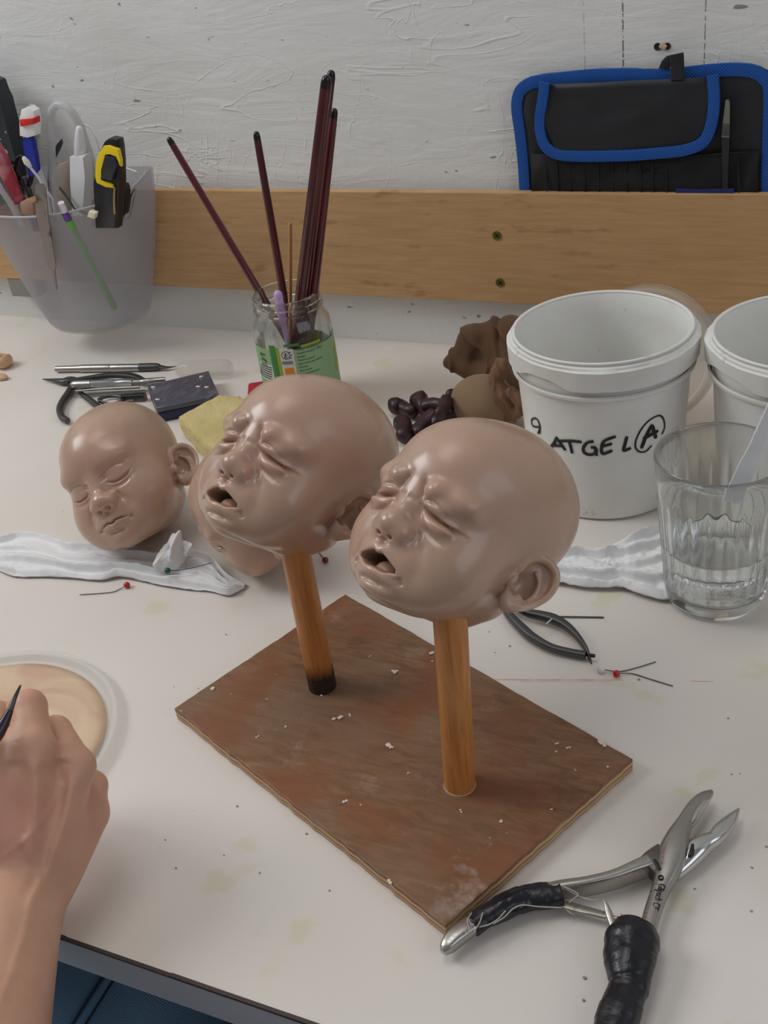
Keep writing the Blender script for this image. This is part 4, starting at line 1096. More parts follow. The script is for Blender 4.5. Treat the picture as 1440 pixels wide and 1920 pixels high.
ribbon('pocket_binding', zr((980, 792), (1100, 796), (1270, 793)), .0022, YR-.0066, plain('navy_binding', srgb(20, 40, 100), .7), root, bulge=.0006)
# hanging loop
flat('hanging_loop', root, zr((960, 112), (930, 122), (908, 146), (893, 184), (948, 186), (958, 150)), YR-.0035, .0012, BLK, .0003)
ribbon('hanging_loop', zr((984, 108), (986, 125), (988, 180), (988, 238)), .0058, YR-.0075, BLK, root, bulge=.0008)
# tool in the open pocket
t = thing('slim_tweezers', 'slim grey tweezers standing in the open pocket of the tool roll', 'tweezers')
Y1 = YR-.0075
flat('grip', t, zr((1226, 345), (1232, 337), (1244, 337), (1250, 350), (1250, 400), (1248, 528), (1208, 526), (1214, 470), (1222, 400)), Y1, .0035, plain('steel_grip', srgb(150, 148, 140), .35, .7), .0008)
flat('rib_panel', t, zr((1213, 458), (1248, 460), (1246, 520), (1210, 518)), Y1-.0018, .001, plain('ribbed_dark', srgb(88, 88, 84), .5, .5), .0002)
flat('shaft', t, zr((1209, 526), (1247, 528), (1240, 800), (1214, 800)), Y1+.0008, .0022, plain('dark_shaft', srgb(36, 38, 40), .5), .0006)
from mathutils import noise as mn
# ------------------------------------------------------------------ large pliers
root = thing('bone_pliers', 'steel pliers with black taped handles and open jaws, lying by the plywood base', 'pliers')
def rprof(w=1, h=1, e=2.6, n=16):
    out = []
    for k in range(n):
        a = 2*PI*k/n; c, s = math.cos(a), math.sin(a)
        out.append((h*math.copysign(abs(s)**(2/e), s), w*math.copysign(abs(c)**(2/e), c)))
    return out
def bar(name, parent, pts, mat, e=2.6, n=16, sub_=4, lab=None):
    """pts: (px, py, z, half width, half height) in px / m"""
    P = [at(x, y, z) for x, y, z, w, h in pts]; P3 = []; S = []
    Q = spline([Vector((w, h, 0)) for *_, w, h in pts], sub_); P3 = spline(P, sub_)
    bm = bmesh.new(); sweep(bm, P3, rprof(e=e, n=n), ref=Vector((0, 0, 1)), scale=[(max(q[1], .0002), max(q[0], .0002)) for q in Q])
    o = bm_obj(name, bm, mat, parent, auto=55)
    if lab: o['label'] = lab
    return o
# long arm: jaw, joint block, handle
bar('jaw_and_handle', root, [(1212, 1760, .0085, .0042, .0042), (1221, 1719, .0088, .0042, .0044), (1238, 1670, .0092, .0046, .0046), (1252, 1635, .0100, .0062, .0052), (1262, 1600, .0105, .0076, .0058), (1271, 1572, .0105, .0062, .0056), (1284, 1543, .0098, .0042, .0050), (1302, 1514, .0092, .0038, .0044), (1320, 1497, .0088, .0034, .0036), (1334, 1486, .0082, .0014, .0020)], STEEL, 2.9, 24)
bar('jaw_teeth', root, [(1290, 1551, .0100, .0012, .0030), (1300, 1538, .0098, .0020, .0036), (1315, 1515, .0094, .0018, .0034), (1328, 1498, .0090, .0012, .0020)], CHROME, 2.2, 10)
bar('lower_jaw', root, [(1262, 1640, .0060, .0040, .0036), (1285, 1617, .0075, .0052, .0046), (1303, 1596, .0085, .0062, .0052), (1322, 1582, .0086, .0052, .0050), (1338, 1574, .0086, .0042, .0046), (1352, 1559, .0086, .0046, .0044), (1368, 1541, .0084, .0038, .0036), (1378, 1528, .0080, .0022, .0026), (1385, 1518, .0076, .0008, .0012)], CHROME, 2.3, 24)
bar('joint_block', root, [(1214, 1632, .0088, .0068, .0050), (1230, 1622, .0088, .0080, .0052), (1252, 1606, .0080, .0082, .0044)], plain('joint_steel', srgb(120, 116, 110), .4, .9), 4.5, 20)
bar('joint_gap', root, [(1227, 1612, .0140, .0009, .0008), (1238, 1632, .0142, .0012, .0008)], BLACK, 2, 8)
bar('joint_gap', root, [(1299, 1583, .0136, .0008, .0008), (1296, 1602, .0120, .0016, .0020), (1288, 1613, .0100, .0010, .0012)], BLACK, 2, 8)
# short arm
bar('side_handle', root, [(1218, 1622, .0088, .0040, .0056), (1190, 1634, .0086, .0034, .0060), (1150, 1650, .0084, .0028, .0060), (1100, 1662, .0084, .0027, .0060), (1050, 1669, .0084, .0028, .0058), (1000, 1680, .0084, .0030, .0050)], STEEL, 5, 20)
bar('handle_end', root, [(884, 1735, .0085, .0050, .0040), (866, 1748, .0084, .0052, .0042), (850, 1762, .0080, .0048, .0042), (838, 1776, .0074, .0038, .0036), (831, 1786, .0068, .0018, .0022)], STEEL, 3, 20)
def wrap(name, pts, seed, lab):
    P = spline([at(x, y, z) for x, y, z, r in pts], 9); R_ = [q.x for q in spline([Vector((r, 0, 0)) for *_, r in pts], 9)]
    bm = bmesh.new(); n = 36; rg = []
    for i, p in enumerate(P):
        t = (P[min(i+1, len(P)-1)]-P[max(i-1, 0)]).normalized(); u, b = frame_at(t, Vector((0, 0, 1)))
        row = []
        for k in range(n):
            a = 2*PI*k/n; d = u*math.sin(a)*.86+b*math.cos(a)
            q = p+d*R_[i]; w = mn.noise(Vector((q.x*95+seed, q.y*95, q.z*95)))*.0009+mn.noise(Vector((q.x*260, q.y*260+seed, q.z*260)))*.00035
            step = .0004 if int((i+k*9/n)//7) % 2 else 0
            q = q+d*(w+step); q.z = max(q.z, .0006); row.append(bm.verts.new(q))
        rg.append(row)
    for a, b in zip(rg, rg[1:]):
        for k in range(n): bm.faces.new((a[k], a[(k+1) % n], b[(k+1) % n], b[k]))
    bm.faces.new(rg[0]); bm.faces.new(rg[-1][::-1]); o = bm_obj(name, bm, TAPE, root, smooth=True); o['label'] = lab; return o
wrap('tape_grip', [(1052, 1674, .0085, .0070), (1020, 1680, .0085, .0069), (985, 1684, .0085, .0068), (950, 1698, .0085, .0070), (915, 1716, .0083, .0064), (884, 1737, .0080, .0054)], 1, 'frayed black tape on the shorter handle')
wrap('tape_grip', [(1190, 1742, .0100, .0112), (1186, 1765, .0105, .0132), (1180, 1795, .0105, .0122), (1181, 1828, .0100, .0108), (1180, 1850, .0092, .0092), (1168, 1880, .0092, .0096), (1155, 1920, .0092, .0096), (1138, 1965, .0090, .0092), (1120, 2005, .0090, .0080)], 5, 'torn black tape on the longer handle')
bar('leaf_spring', root, [(1045, 1692, .0060, .0024, .0009), (1080, 1702, .0062, .0024, .0008), (1138, 1717, .0064, .0020, .0008)], plain('spring_steel', srgb(150, 148, 136), .35, .9), 4, 12, lab='flat return spring')
bar('spring_rod', root, [(1134, 1716, .0066, .0009, .0008), (1160, 1722, .0066, .0009, .0008)], STEEL, 3, 8)
bar('spring_stop', root, [(1163, 1716, .0068, .0012, .0016), (1166, 1730, .0064, .0012, .0016)], STEEL, 4, 8)
bar('leaf_spring', root, [(1154, 1748, .0080, .0016, .0008), (1143, 1716, .0094, .0018, .0008), (1137, 1698, .0104, .0012, .0006), (1132, 1686, .011, .0003, .0003)], STEEL, 3, 10)
def thr(pts, z, parent=root, r=.00035, name='loose_thread'):
    P = spline([at(x, y, z+(random.random()*.003)) for x, y in pts], 5); bm = bmesh.new(); tube(bm, P, r, 6); return bm_obj(name, bm, THREAD, parent, smooth=True)
for pts, z in (([(1052, 1661), (1068, 1667), (1084, 1677), (1074, 1686), (1068, 1692)], .012), ([(1056, 1664), (1085, 1680), (1112, 1688), (1121, 1686)], .010), ([(1052, 1702), (1010, 1700), (980, 1697), (962, 1704), (945, 1720), (925, 1732)], .0125),
               ([(1056, 1700), (1070, 1712), (1078, 1715)], .004), ([(884, 1712), (876, 1726), (880, 1742), (876, 1752)], .014), ([(905, 1712), (900, 1728), (892, 1742), (890, 1748)], .0135), ([(948, 1708), (935, 1722), (918, 1733), (900, 1738)], .0125), ([(878, 1722), (884, 1738), (872, 1745), (880, 1752)], .0135), ([(1140, 1742), (1136, 1760), (1138, 1790), (1144, 1800)], .006), ([(1150, 1742), (1146, 1752), (1152, 1756)], .015)):
    thr(pts, z)
# maker's lettering along the handle
me = text_mesh('Glipsch CE', .0052)
bm = bmesh.new(); bm.from_mesh(me); ext = bmesh.ops.extrude_face_region(bm, geom=bm.faces[:])
for g in ext['geom']:
    if isinstance(g, bmesh.types.BMVert): g.co.z += .0004
A = at(1236, 1655, .0142); Bq = at(1222, 1703, .0132); d = (Bq-A).normalized(); nrm = Vector((0, 0, 1)); v2 = nrm.cross(d)
L = max(v.co.x for v in bm.verts); s = (Bq-A).length/L
for v in bm.verts: v.co = A+d*v.co.x*s+v2*(v.co.y*s*1.5)+Vector((0, 0, v.co.z-.0004))
tag(bm_obj('engraved_lettering', bm, INK, root), 'dark engraved maker lettering')
c = at(1239, 1645, .0146); bm = bmesh.new(); tube(bm, [c+Vector((.0012*math.cos(a), .0012*math.sin(a), 0)) for a in np.linspace(0, 2*PI, 16)], .0004, 6, False); bm_obj('engraved_ring', bm, INK, root, smooth=True)

# ------------------------------------------------------------------ small grey nippers
root = thing('spring_nippers', 'small grey spring nippers behind the front dowel, half hidden by the doll ear', 'nippers')
bar('arm', root, [(935, 1120, .004, .0018, .0026), (954, 1152, .0045, .0026, .003), (985, 1184, .0048, .0030, .0032), (1006, 1200, .0048, .0026, .003), (1035, 1215, .0046, .0024, .0026), (1070, 1224, .0042, .0024, .0026), (1098, 1229, .004, .0026, .0026)], DSTEEL, 4, 14)
bar('arm', root, [(965, 1135, .006, .0024, .0028), (990, 1149, .0066, .0026, .0028), (1012, 1154, .0068, .0032, .003), (1038, 1161, .0066, .0036, .003), (1062, 1174, .0060, .0028, .0028), (1082, 1193, .0052, .0020, .0026), (1097, 1214, .0044, .0014, .0024), (1104, 1230, .003, .0010, .002), (1109, 1244, .0012, .0004, .0008)], DSTEEL, 4, 14)
bar('pivot_stub', root, [(1103, 1228, .0045, .0010, .0012), (1116, 1230, .0045, .0010, .0012)], BLACK, 3, 8)
bar('catch', root, [(1024, 1170, .0095, .0006, .0006), (1034, 1161, .0105, .0006, .0006)], CHROME, 2, 8)

# ------------------------------------------------------------------ pins and needles
def pin(head, wire, label, mat, hr=.0026, r=.00035, z=0.0004, zh=None):
    t = thing('bead_pin', label, 'pin')
    hp = at(*head, hr) if zh is None else at(*head, zh); bm = bmesh.new(); bmesh.ops.create_uvsphere(bm, u_segments=20, v_segments=12, radius=hr)
    for v in bm.verts: v.co += hp
    bm_obj('bead', bm, mat, t, smooth=True)
    P = spline([hp]+[at(x, y, zz if len(w) > 2 else z+r) for w in wire for x, y, zz in [(w+(0,))[:3]]], 4); bm = bmesh.new(); tube(bm, P, r, 8); bm_obj('needle', bm, DSTEEL, t, smooth=True)
pin((238, 1097), [(222, 1106), (205, 1111), (150, 1115)], 'bent pin with orange-red bead below the white tissue', RED)
pin((314, 1070), [(345, 1068, .012), (395, 1056, .016)], 'pin with green bead stuck in the white tissue', plain('green_bead', srgb(24, 92, 58), .2), .0026, z=.012, zh=.0150)
pin((610, 1050), [(603, 1042), (594, 1030)], 'pin with dark crimson bead beside the rear dowel', plain('crimson_bead', srgb(120, 22, 34), .15))
pin((1127, 1255), [(1160, 1259), (1190, 1253), (1229, 1241)], 'pin with white bead below the small grey nippers', plain('white_bead', srgb(226, 220, 214), .2))
pin((1156, 1263), [(1185, 1263), (1215, 1272), (1261, 1286)], 'pin with red bead lying across the white-beaded pin', RED, .0024)
pin((272, 745), [(262, 748), (250, 750)], 'pin with pink bead behind the sleeping doll head', plain('pink_bead', srgb(226, 120, 126), .2))
bm = bmesh.new(); tube(bm, [at(1036, 1156, .0012), at(1131, 1157.5, .0008)], .0006, 8); tag(bm_obj('sewing_needle', bm, DSTEEL, smooth=True), 'plain steel needle lying at the tip of the grey nippers', 'needle')
for i, (pts, lb) in enumerate((([(216, 1342), (225, 1372), (231, 1398)], 'fine dark hair on the table right of the taped hand'), ([(1068, 1350-30), (1100, 1308), (1139, 1288)], 'fine hair on the table right of the plywood base'), ([(300, 1362), (340, 1372)], 'fine pale hair near the left corner of the plywood base'))):
    pass

# ------------------------------------------------------------------ clear dish with cast skin
pc = Vector((-.5298, .3651, 0)); R_ = .0985
root = thing('clear_dish', 'shallow clear plastic dish holding a beige cast skin sheet, left edge', 'dish', pc)
bm = bmesh.new(); lathe(bm, [(0, .0004), (R_*.86, .0004), (R_*.915, .0012), (R_*.935, .0052), (R_*.955, .0058), (R_*.985, .0040), (R_, .0012), (R_*1.0, .0006), (R_*1.0+.0012, .0012), (R_*.99, .0052), (R_*.955, .0072), (R_*.925, .0066), (R_*.900, .0024), (R_*.85, .0016), (0, .0016)], 128)
bm_obj('dish_body', bm, m_frost('clear_dish_plastic', srgb(236, 232, 226), .17, .08), root, auto=40)
bm = bmesh.new(); N = 90; out = []
for k in range(N):
    a = 2*PI*k/N; r = R_*(.870+.008*mn.noise(Vector((math.cos(a)*2, math.sin(a)*2, .3))))
    out.append((r*math.cos(a), r*math.sin(a)))
rg = []
for s in range(12):
    f = 1-s/12
    rg.append([bm.verts.new((x*f, y*f, (.0022 if s == 0 else .0038)+.0010*mn.noise(Vector((x*f*22, y*f*50, 1.7))))) for x, y in out])
rg.append([bm.verts.new((0, 0, .0038))]); rg.insert(0, [bm.verts.new((x, y, .0016)) for x, y in out])
for a, b in zip(rg, rg[1:]):
    for k in range(N):
        if len(b) == 1: bm.faces.new((a[k], a[(k+1) % N], b[0]))
        else: bm.faces.new((a[k], a[(k+1) % N], b[(k+1) % N], b[k]))
bm.faces.new(rg[0][::-1]); bm_obj('cast_sheet', bm, m_gel(), root, smooth=True)

# ------------------------------------------------------------------ tissues
def tissue(name, label, top, bot, h, seed, nu=110, nv=40, ridge=6, zmin=.0015):
    T_ = spline([at(x, y, 0) for x, y in top], 12); B_ = spline([at(x, y, 0) for x, y in bot], 12)
    def samp(L, t): i = t*(len(L)-1); k = min(int(i), len(L)-2); return L[k].lerp(L[k+1], i-k)
    bm = bmesh.new(); g = []
    for i in range(nu+1):
        u = i/nu; a = samp(T_, u); b = samp(B_, u); row = []
        for j in range(nv+1):
            v = j/nv; wv = v+.10*mn.noise(Vector((u*5, v*1.5, seed)))*math.sin(PI*v)
            p = a.lerp(b, wv)
            ph = v*ridge+1.3*mn.noise(Vector((u*2.2, v*.8, seed+3)))
            q = ph % 1; f = q/.82 if q < .82 else (1-q)/.18; f = f**1.4
            env = min(1, 9*v+.1)*min(1, 14*(1-v)+.12)*min(1, 10*u+.15)*min(1, 12*(1-u)+.1)
            z = zmin+h*env*(.10+1.0*f*(.55+.5*mn.noise(Vector((u*3, v*3, seed+9))))+.35*(mn.noise(Vector((u*7, v*4, seed+5)))+.4))+.0009*mn.noise(Vector((u*30, v*22, seed)))+.0006*abs(mn.noise(Vector((u*16+v*9, v*30-u*12, seed))))
            row.append(bm.verts.new((p.x, p.y, max(z, .0010))))
        g.append(row)
    for i in range(nu):
        for j in range(nv): bm.faces.new((g[i][j], g[i+1][j], g[i+1][j+1], g[i][j+1]))
    o = bm_obj(name, bm, TISSUE, None, smooth=True)
    s = o.modifiers.new('s', 'SOLIDIFY'); s.thickness = .0005; s.offset = 0
    return tag(o, label, 'tissue')
tissue('paper_tissue', 'long crumpled white tissue in front of the sleeping doll head', [(-20, 1018), (10, 1010), (45, 1003), (90, 1010), (130, 1024), (180, 1018), (215, 1030), (260, 1038), (300, 1045), (350, 1040), (395, 1052), (425, 1082), (462, 1099)],
       [(-25, 1060), (15, 1080), (40, 1085), (90, 1085), (140, 1088), (190, 1092), (225, 1086), (265, 1092), (300, 1100), (350, 1108), (395, 1112), (430, 1120), (458, 1106)], .0095, 2.0, nu=220, nv=90, ridge=4)
# crumpled corner standing up from the tissue
bot = spline([at(290, 1064, .006), at(305, 1070, .008), at(325, 1070, .008), (at(345, 1058, .008)), at(366, 1040, .004)], 8)
top = spline([aty(304, 1030, bot[0].y+.004), aty(318, 1010, bot[0].y+.010), aty(334, 996, bot[0].y+.012), aty(347, 1012, bot[0].y+.014), aty(360, 1022, bot[0].y+.010)], 8)
bm = bmesh.new(); g = []
for i in range(len(bot)):
    row = []
    for j in range(25):
        v = j/24; p = bot[i].lerp(top[i], v); u = i/(len(bot)-1)
        row.append(bm.verts.new(p+Vector((.0016*mn.noise(Vector((u*6, v*4, 3))), -.007*math.sin(PI*v)*(.3+abs(math.sin(u*7+v*1.5)))+.004*mn.noise(Vector((u*5, v*5, 8))), .002*mn.noise(Vector((u*8, v*2, 5)))*v))))
    g.append(row)
for i in range(len(bot)-1):
    for j in range(24): bm.faces.new((g[i][j], g[i+1][j], g[i+1][j+1], g[i][j+1]))
o = bm_obj('tissue_corner', bm, TISSUE, bpy.data.objects['paper_tissue'], smooth=True)
q = o.modifiers.new('s', 'SOLIDIFY'); q.thickness = .0006; q.offset = 0
tissue('paper_tissue', 'folded white tissue between the front doll head and the glass of water', [(960, 1055), (1040, 1045), (1085, 1040), (1130, 1045), (1150, 1030), (1190, 1015), (1230, 995), (1275, 975), (1320, 960)],
       [(960, 1095), (1045, 1100), (1090, 1108), (1130, 1110), (1165, 1110), (1200, 1122), (1245, 1132), (1290, 1120), (1330, 1090)], .0120, 7.0, nu=200, nv=90, ridge=4, zmin=.003)

# ------------------------------------------------------------------ tools lying behind the sleeping head
t = thing('scalpel_handle', 'slim steel scalpel handle, topmost of the tools on the table', 'scalpel')
bar('handle', t, [(105, 692, .0045, .0034, .0034), (150, 691, .0045, .0038, .0038), (155, 691, .0045, .0044, .0044), (205, 690, .0045, .0044, .0044), (208, 690, .0045, .0036, .0036), (212, 690, .0045, .0044, .0044), (262, 689, .0045, .0042, .0042)], STEEL, 2, 16)
bar('collet', t, [(262, 689, .0045, .0046, .0046), (292, 688, .0045, .0044, .0044), (300, 688, .0045, .003, .003)], DSTEEL, 2, 16)
bar('tip', t, [(300, 688, .0045, .003, .0016), (312, 689, .004, .0022, .001), (330, 687, .003, .0003, .0004)], DSTEEL, 3, 10)
t = thing('curved_pliers', 'black steel pliers with one curved handle, left of the blue box', 'pliers')
bar('jaw', t, [(80, 711, .003, .0004, .0006), (100, 713, .004, .002, .002), (118, 715, .005, .0046, .003), (132, 713, .005, .0058, .0034), (146, 716, .005, .0044, .003)], DSTEEL, 3, 12)
bar('curved_handle', t, [(140, 716, .005, .0040, .003), (130, 735, .005, .0042, .003), (118, 752, .005, .0038, .003), (112, 768, .005, .0036, .003), (116, 782, .005, .0034, .003), (127, 789, .005, .0030, .003)], DSTEEL, 3, 14)
bar('back_handle', t, [(128, 716, .006, .0034, .003), (170, 709, .007, .0030, .003), (215, 703, .008, .0044, .003), (250, 706, .008, .0040, .003), (272, 716, .007, .0034, .003)], plain('black_grip', srgb(40, 40, 42), .45), 3, 14)
t = thing('knurled_punch', 'bright steel knurled rod lying across the black pliers', 'punch')
bar('ferrule', t, [(134, 723, .0120, .0036, .0036), (142, 722, .0120, .0052, .0052), (172, 721, .0120, .0054, .0054)], STEEL, 2, 18)
bar('body', t, [(172, 721, .0120, .0048, .0048), (212, 719, .0120, .0048, .0048), (216, 719, .0120, .0042, .0042), (236, 718, .0120, .0048, .0048), (250, 718, .0120, .0046, .0046)], CHROME, 2, 18)
bar('twisted_shaft', t, [(250, 718, .0110, .0040, .0040), (262, 717, .0110, .0034, .0034), (275, 716, .0110, .0040, .0040), (290, 714, .0105, .0034, .0034), (310, 712, .0100, .0030, .0030)], STEEL, 2, 12)
t = thing('dark_scissors', 'dark scissors with open handles just above the sleeping doll head', 'scissors')
bar('blade', t, [(140, 742, .003, .0004, .0006), (180, 739, .003, .0014, .0012), (225, 736, .003, .0020, .0014), (272, 734, .003, .0022, .0014)], STEEL, 3, 10)
bar('handle', t, [(150, 736, .004, .0026, .002), (175, 755, .004, .0034, .0024), (200, 775, .004, .0040, .0026), (215, 790, .004, .0038, .0026)], DSTEEL, 3, 12)
bar('finger_ring', t, [(186, 752, .004, .0016, .002), (205, 758, .004, .0018, .002), (224, 754, .004, .0022, .002), (232, 747, .004, .0024, .002), (218, 743, .004, .0016, .002), (198, 744, .004, .0014, .002), (184, 750, .004, .0014, .002)], DSTEEL, 2, 10)
bar('grip', t, [(228, 745, .006, .0030, .003), (250, 743, .006, .0040, .003), (272, 742, .006, .0038, .003)], BLACK, 3, 12)
t = thing('curette', 'thin steel curette rod lying between pliers and scissors', 'curette')
bar('rod', t, [(142, 733, .0090, .0010, .001), (200, 729, .0095, .0016, .0016), (262, 726, .0100, .0018, .0018)], STEEL, 2, 10)
# dark blue box with a clear lid
c4 = [at(272, 724, .0), at(391, 697, 0), at(414, 752, 0), at(300, 786, 0)]
t = thing('blue_box', 'flat dark blue box with scratched clear lid, behind the yellow sponge', 'box')
def quad_prism(bm, q, z0, z1, shr=1, bev=.0008):
    c = sum(q, Vector())/4; return prism(bm, [(c.x+(p.x-c.x)*shr, c.y+(p.y-c.y)*shr) for p in q][::-1], z0, z1, None, bev)
Z = .017
q4 = [at(276, 722, Z), at(391, 695, Z), at(411, 741, Z), at(293, 765, Z)]
bm = bmesh.new(); quad_prism(bm, q4, .0006, .0110); bm_obj('tray', bm, plain('navy_plastic', srgb(22, 26, 66), .35), t, auto=40)
LIDM = Mat('scratched_smoky_lid'); LIDM.set(Base_Color=LIDM.mix(LIDM.ramp(LIDM.noise(30, 5, .7, LIDM.mapped((3, 1, 1), (0, 0, .8))), [(.5, 0), (.75, .6)]), srgb(78, 76, 88), srgb(150, 146, 144)), Roughness=.3)
bm = bmesh.new(); quad_prism(bm, q4, .0112, Z, 1.0); bm_obj('lid', bm, LIDM.m, t, auto=40)
for x, y in ((288, 725), (378, 705), (296, 748), (388, 725), (372, 724)):
    p = at(x, y, Z); bm = bmesh.new(); lathe(bm, [(0, .0008), (.0012, .0012), (.0028, .0008), (.0030, -.0004)], 16, Matrix.Translation(p)); bm_obj('stud', bm, CHROME, t, smooth=True)
# test tube
t = thing('test_tube', 'small clear round-ended tube lying above the blue box', 'tube')
a, b = at(345, 693, .010), at(421, 690, .010); bm = bmesh.new(); tube(bm, [a, a.lerp(b, .5), b], [.0098, .0100, .0102], 24); bm_obj('barrel', bm, m_frost('thin_clear_plastic', srgb(198, 190, 180), .22, .08), t, smooth=True)
# sponge
sp = [at(334, 782, .022), at(410, 741, .022), at(452, 742, .022), at(520, 790, .022), at(500, 860, .022), at(400, 850, .022)]
bm = bmesh.new(); prism(bm, [(p.x, p.y) for p in sp][::-1], .0012, .024, None, .0045)
bmesh.ops.triangulate(bm, faces=bm.faces[:]); 
for _ in range(4): bmesh.ops.subdivide_edges(bm, edges=[e for e in bm.edges if e.calc_length() > .004], cuts=1, use_grid_fill=False); bmesh.ops.triangulate(bm, faces=[f for f in bm.faces if len(f.verts) > 3])
for v in bm.verts:
    w = mn.noise(v.co*60)*.0014+mn.noise(v.co*260)*.0008; v.co += Vector((w, w*.7, w)); v.co.z = max(v.co.z, .0008)
tag(bm_obj('yellow_sponge', bm, m_sponge(), None, smooth=True), 'worn yellow sponge between the sleeping and the rear crying doll heads', 'sponge')
# red cap beside the jar
p = at(484, 735, .006); bm = bmesh.new(); ab_box(bm, (0, 0, 0), (.020, .026, .012), .003, Matrix.Translation((p.x, p.y, .0066)) @ Matrix.Rotation(.5, 4, 'Z'))
tag(bm_obj('red_block', bm, plain('red_plastic', srgb(176, 40, 48), .4), None, auto=40), 'small red plastic piece just left of the jar foot', 'block')
# beige offcuts at the left edge
def blob(name, label, cat, fn, lo, hi, v, mat, cen):
    V_, F_ = sculpt(fn, lo, hi, v); o = mesh_obj(name, V_*.001, F_, mat); o.location = cen; return tag(o, label, cat)
PEACH = plain('peach_silicone', srgb(206, 166, 128), .4)
def offcut(P): 
    d = ell(P, (0, 0, 7), (19, 12, 8)); d = smin(d, ell(P, (14, -3, 9), (7, 11, 8)), 5); return smax(d, -ell(P, (12, -2, 15), (4, 8, 4)), 2)
blob('silicone_offcut', 'curled peach silicone piece at the left edge under the pot', 'offcut', offcut, (-26, -18, -3), (28, 18, 24), 1.3, PEACH, at(-2, 686, 0))
blob('silicone_offcut', 'small flat peach silicone scrap below the curled one', 'offcut', lambda P: ell(P, (0, 0, 3), (12, 6, 4)), (-15, -9, -3), (15, 9, 9), 1.2, PEACH, at(0, 711, 0))

# ------------------------------------------------------------------ dark wine wax pieces
WAX = m_wax(); wid = 0
def wax(label, pts, rad, z):
    """a turned knobbly wax stub given by its course"""
    t = thing('wax_stub', label, 'wax stub', (0, 0, 0), None, 'dark wax stubs behind the heads')
    P = spline([at(x, y, z_) for (x, y), z_ in zip(pts, z)], 5); R_ = [q.x for q in spline([Vector((r, 0, 0)) for r in rad], 5)]
    bm = bmesh.new(); tube(bm, P, R_, 18)
    for v in bm.verts: v.co += mn.noise_vector(v.co*70)*.0020+mn.noise_vector(v.co*180)*.0008; v.co.z = max(v.co.z, .0006)
    o = bm_obj('body', bm, WAX, t, smooth=True)
    e = P[-1]; d = (P[-1]-P[-2]).normalized(); bm = bmesh.new(); u, w = frame_at(d)
    for k in range(3):
        a = k*2.1+.4; c = e+(u*math.cos(a)+w*math.sin(a))*R_[-1]*.5+d*.0005; bmesh.ops.create_icosphere(bm, subdivisions=2, radius=R_[-1]*.42, matrix=Matrix.Translation(c))
    bm_obj('lobed_end', bm, WAX, t, smooth=True)
wax('dark wax stub lying alone, leftmost by the rear head', [(742, 762), (756, 764), (772, 771)], [.0085, .0068, .0074], [.010, .009, .009])
wax('dark wax stub standing half hidden behind the rear head', [(752, 792), (757, 800), (756, 815)], [.0080, .0085, .0075], [.009, .009, .009])
wax('dark wax stub with round head, left of the wax heap', [(786, 748), (795, 765), (808, 778)], [.0085, .0068, .0074], [.016, .014, .012])
wax('upright forked dark wax stub at the right of the heap', [(852, 768), (850, 752), (845, 738)], [.0075, .0052, .0050], [.014, .022, .028])
wax('dark wax stub lying in the middle of the heap', [(800, 760), (822, 758), (840, 766)], [.0072, .0058, .0066], [.020, .022, .020])
wax('dark wax stub in front of the heap, pointing to the front head', [(785, 808), (798, 794), (812, 780)], [.0085, .0078, .0080], [.009, .011, .014])
wax('dark wax stub at the back right of the heap against the bundle', [(820, 792), (838, 784), (856, 776)], [.0090, .0082, .0085], [.010, .011, .012])
wax('small dark wax stub across the centre of the heap', [(826, 775), (832, 765), (838, 752)], [.0062, .0058, .0060], [.027, .028, .028])

# ------------------------------------------------------------------ brown stocking bundle
BO = at(905, 800, 0); bo = np.array(BO)*1000
def lp(px, py, Y): return tuple(np.array(aty(px, py, Y))*1000-bo)
YC = BO.y+.055
pA, pB, pC, pD, pE, pF, pG = [lp(*q, YC+dy) for q, dy in (((843, 680), .005), ((880, 640), .02), ((928, 618), .03), ((975, 620), .03), ((965, 690), .015), ((905, 705), .005), ((940, 660), .02))]
def bundle(P):
    Q = P.copy()
    w = np.sin(P[:, 0]*.16+P[:, 2]*.09+1.8*np.sin(P[:, 2]*.07))*1.6+np.sin(P[:, 0]*.33-P[:, 2]*.2+P[:, 1]*.2)*.5-3.2*(1-np.abs(np.sin(P[:, 0]*.085+P[:, 2]*.05+.9*np.sin(P[:, 2]*.09+1))))**4
    d = chain(Q, [pA, pF, pE], [3, 13, 15]); d = smin(d, chain(Q, [pA, pB, pC, pD], [3, 10, 12, 14]), 18)
    d = smin(d, chain(Q, [pB, pG, pE], [10, 15, 15]), 14); d = smin(d, chain(Q, [pE, (pE[0]+6, pE[1]-6, 24)], [15, 18]), 12)
    fold = np.abs((P[:, 0]-pG[0])*.8+(P[:, 2]-pG[2])*.25-4); d = d+3.5*np.exp(-(fold/2.4)**2)
    return smax(d+w*.9, -P[:, 2]+1, 2)
lo = np.minimum.reduce([pA, pB, pC, pD, pE, pF])-24; hi = np.maximum.reduce([pA, pB, pC, pD, pE, pF])+24; lo[2] = -2
V_, F_ = sculpt(bundle, lo, hi+np.array([10, 0, 0]), 1.3)
BR = m_cloth('brown_nylon_stocking', srgb(88, 62, 40), srgb(104, 74, 48), 800, .3)
root = thing('stocking_bundle', 'brown nylon stocking bundle knotted round a pale ball, left of the lettered bucket', 'bundle', BO)
o = mesh_obj('loose_fabric', V_*.001, F_, BR, root)
bc = lp(905, 795, BO.y+.012)
BR2 = m_cloth('stretched_nylon', srgb(138, 112, 84), srgb(128, 102, 76), 800, .2)
def ballf(P):
    return smax(ell(P, (bc[0]+2, bc[1], 20), (31, 28, 25)), -P[:, 2]+1, 1.5)
V_, F_ = sculpt(ballf, (bc[0]-38, bc[1]-34, -2), (bc[0]+40, bc[1]+34, 50), 1.3)
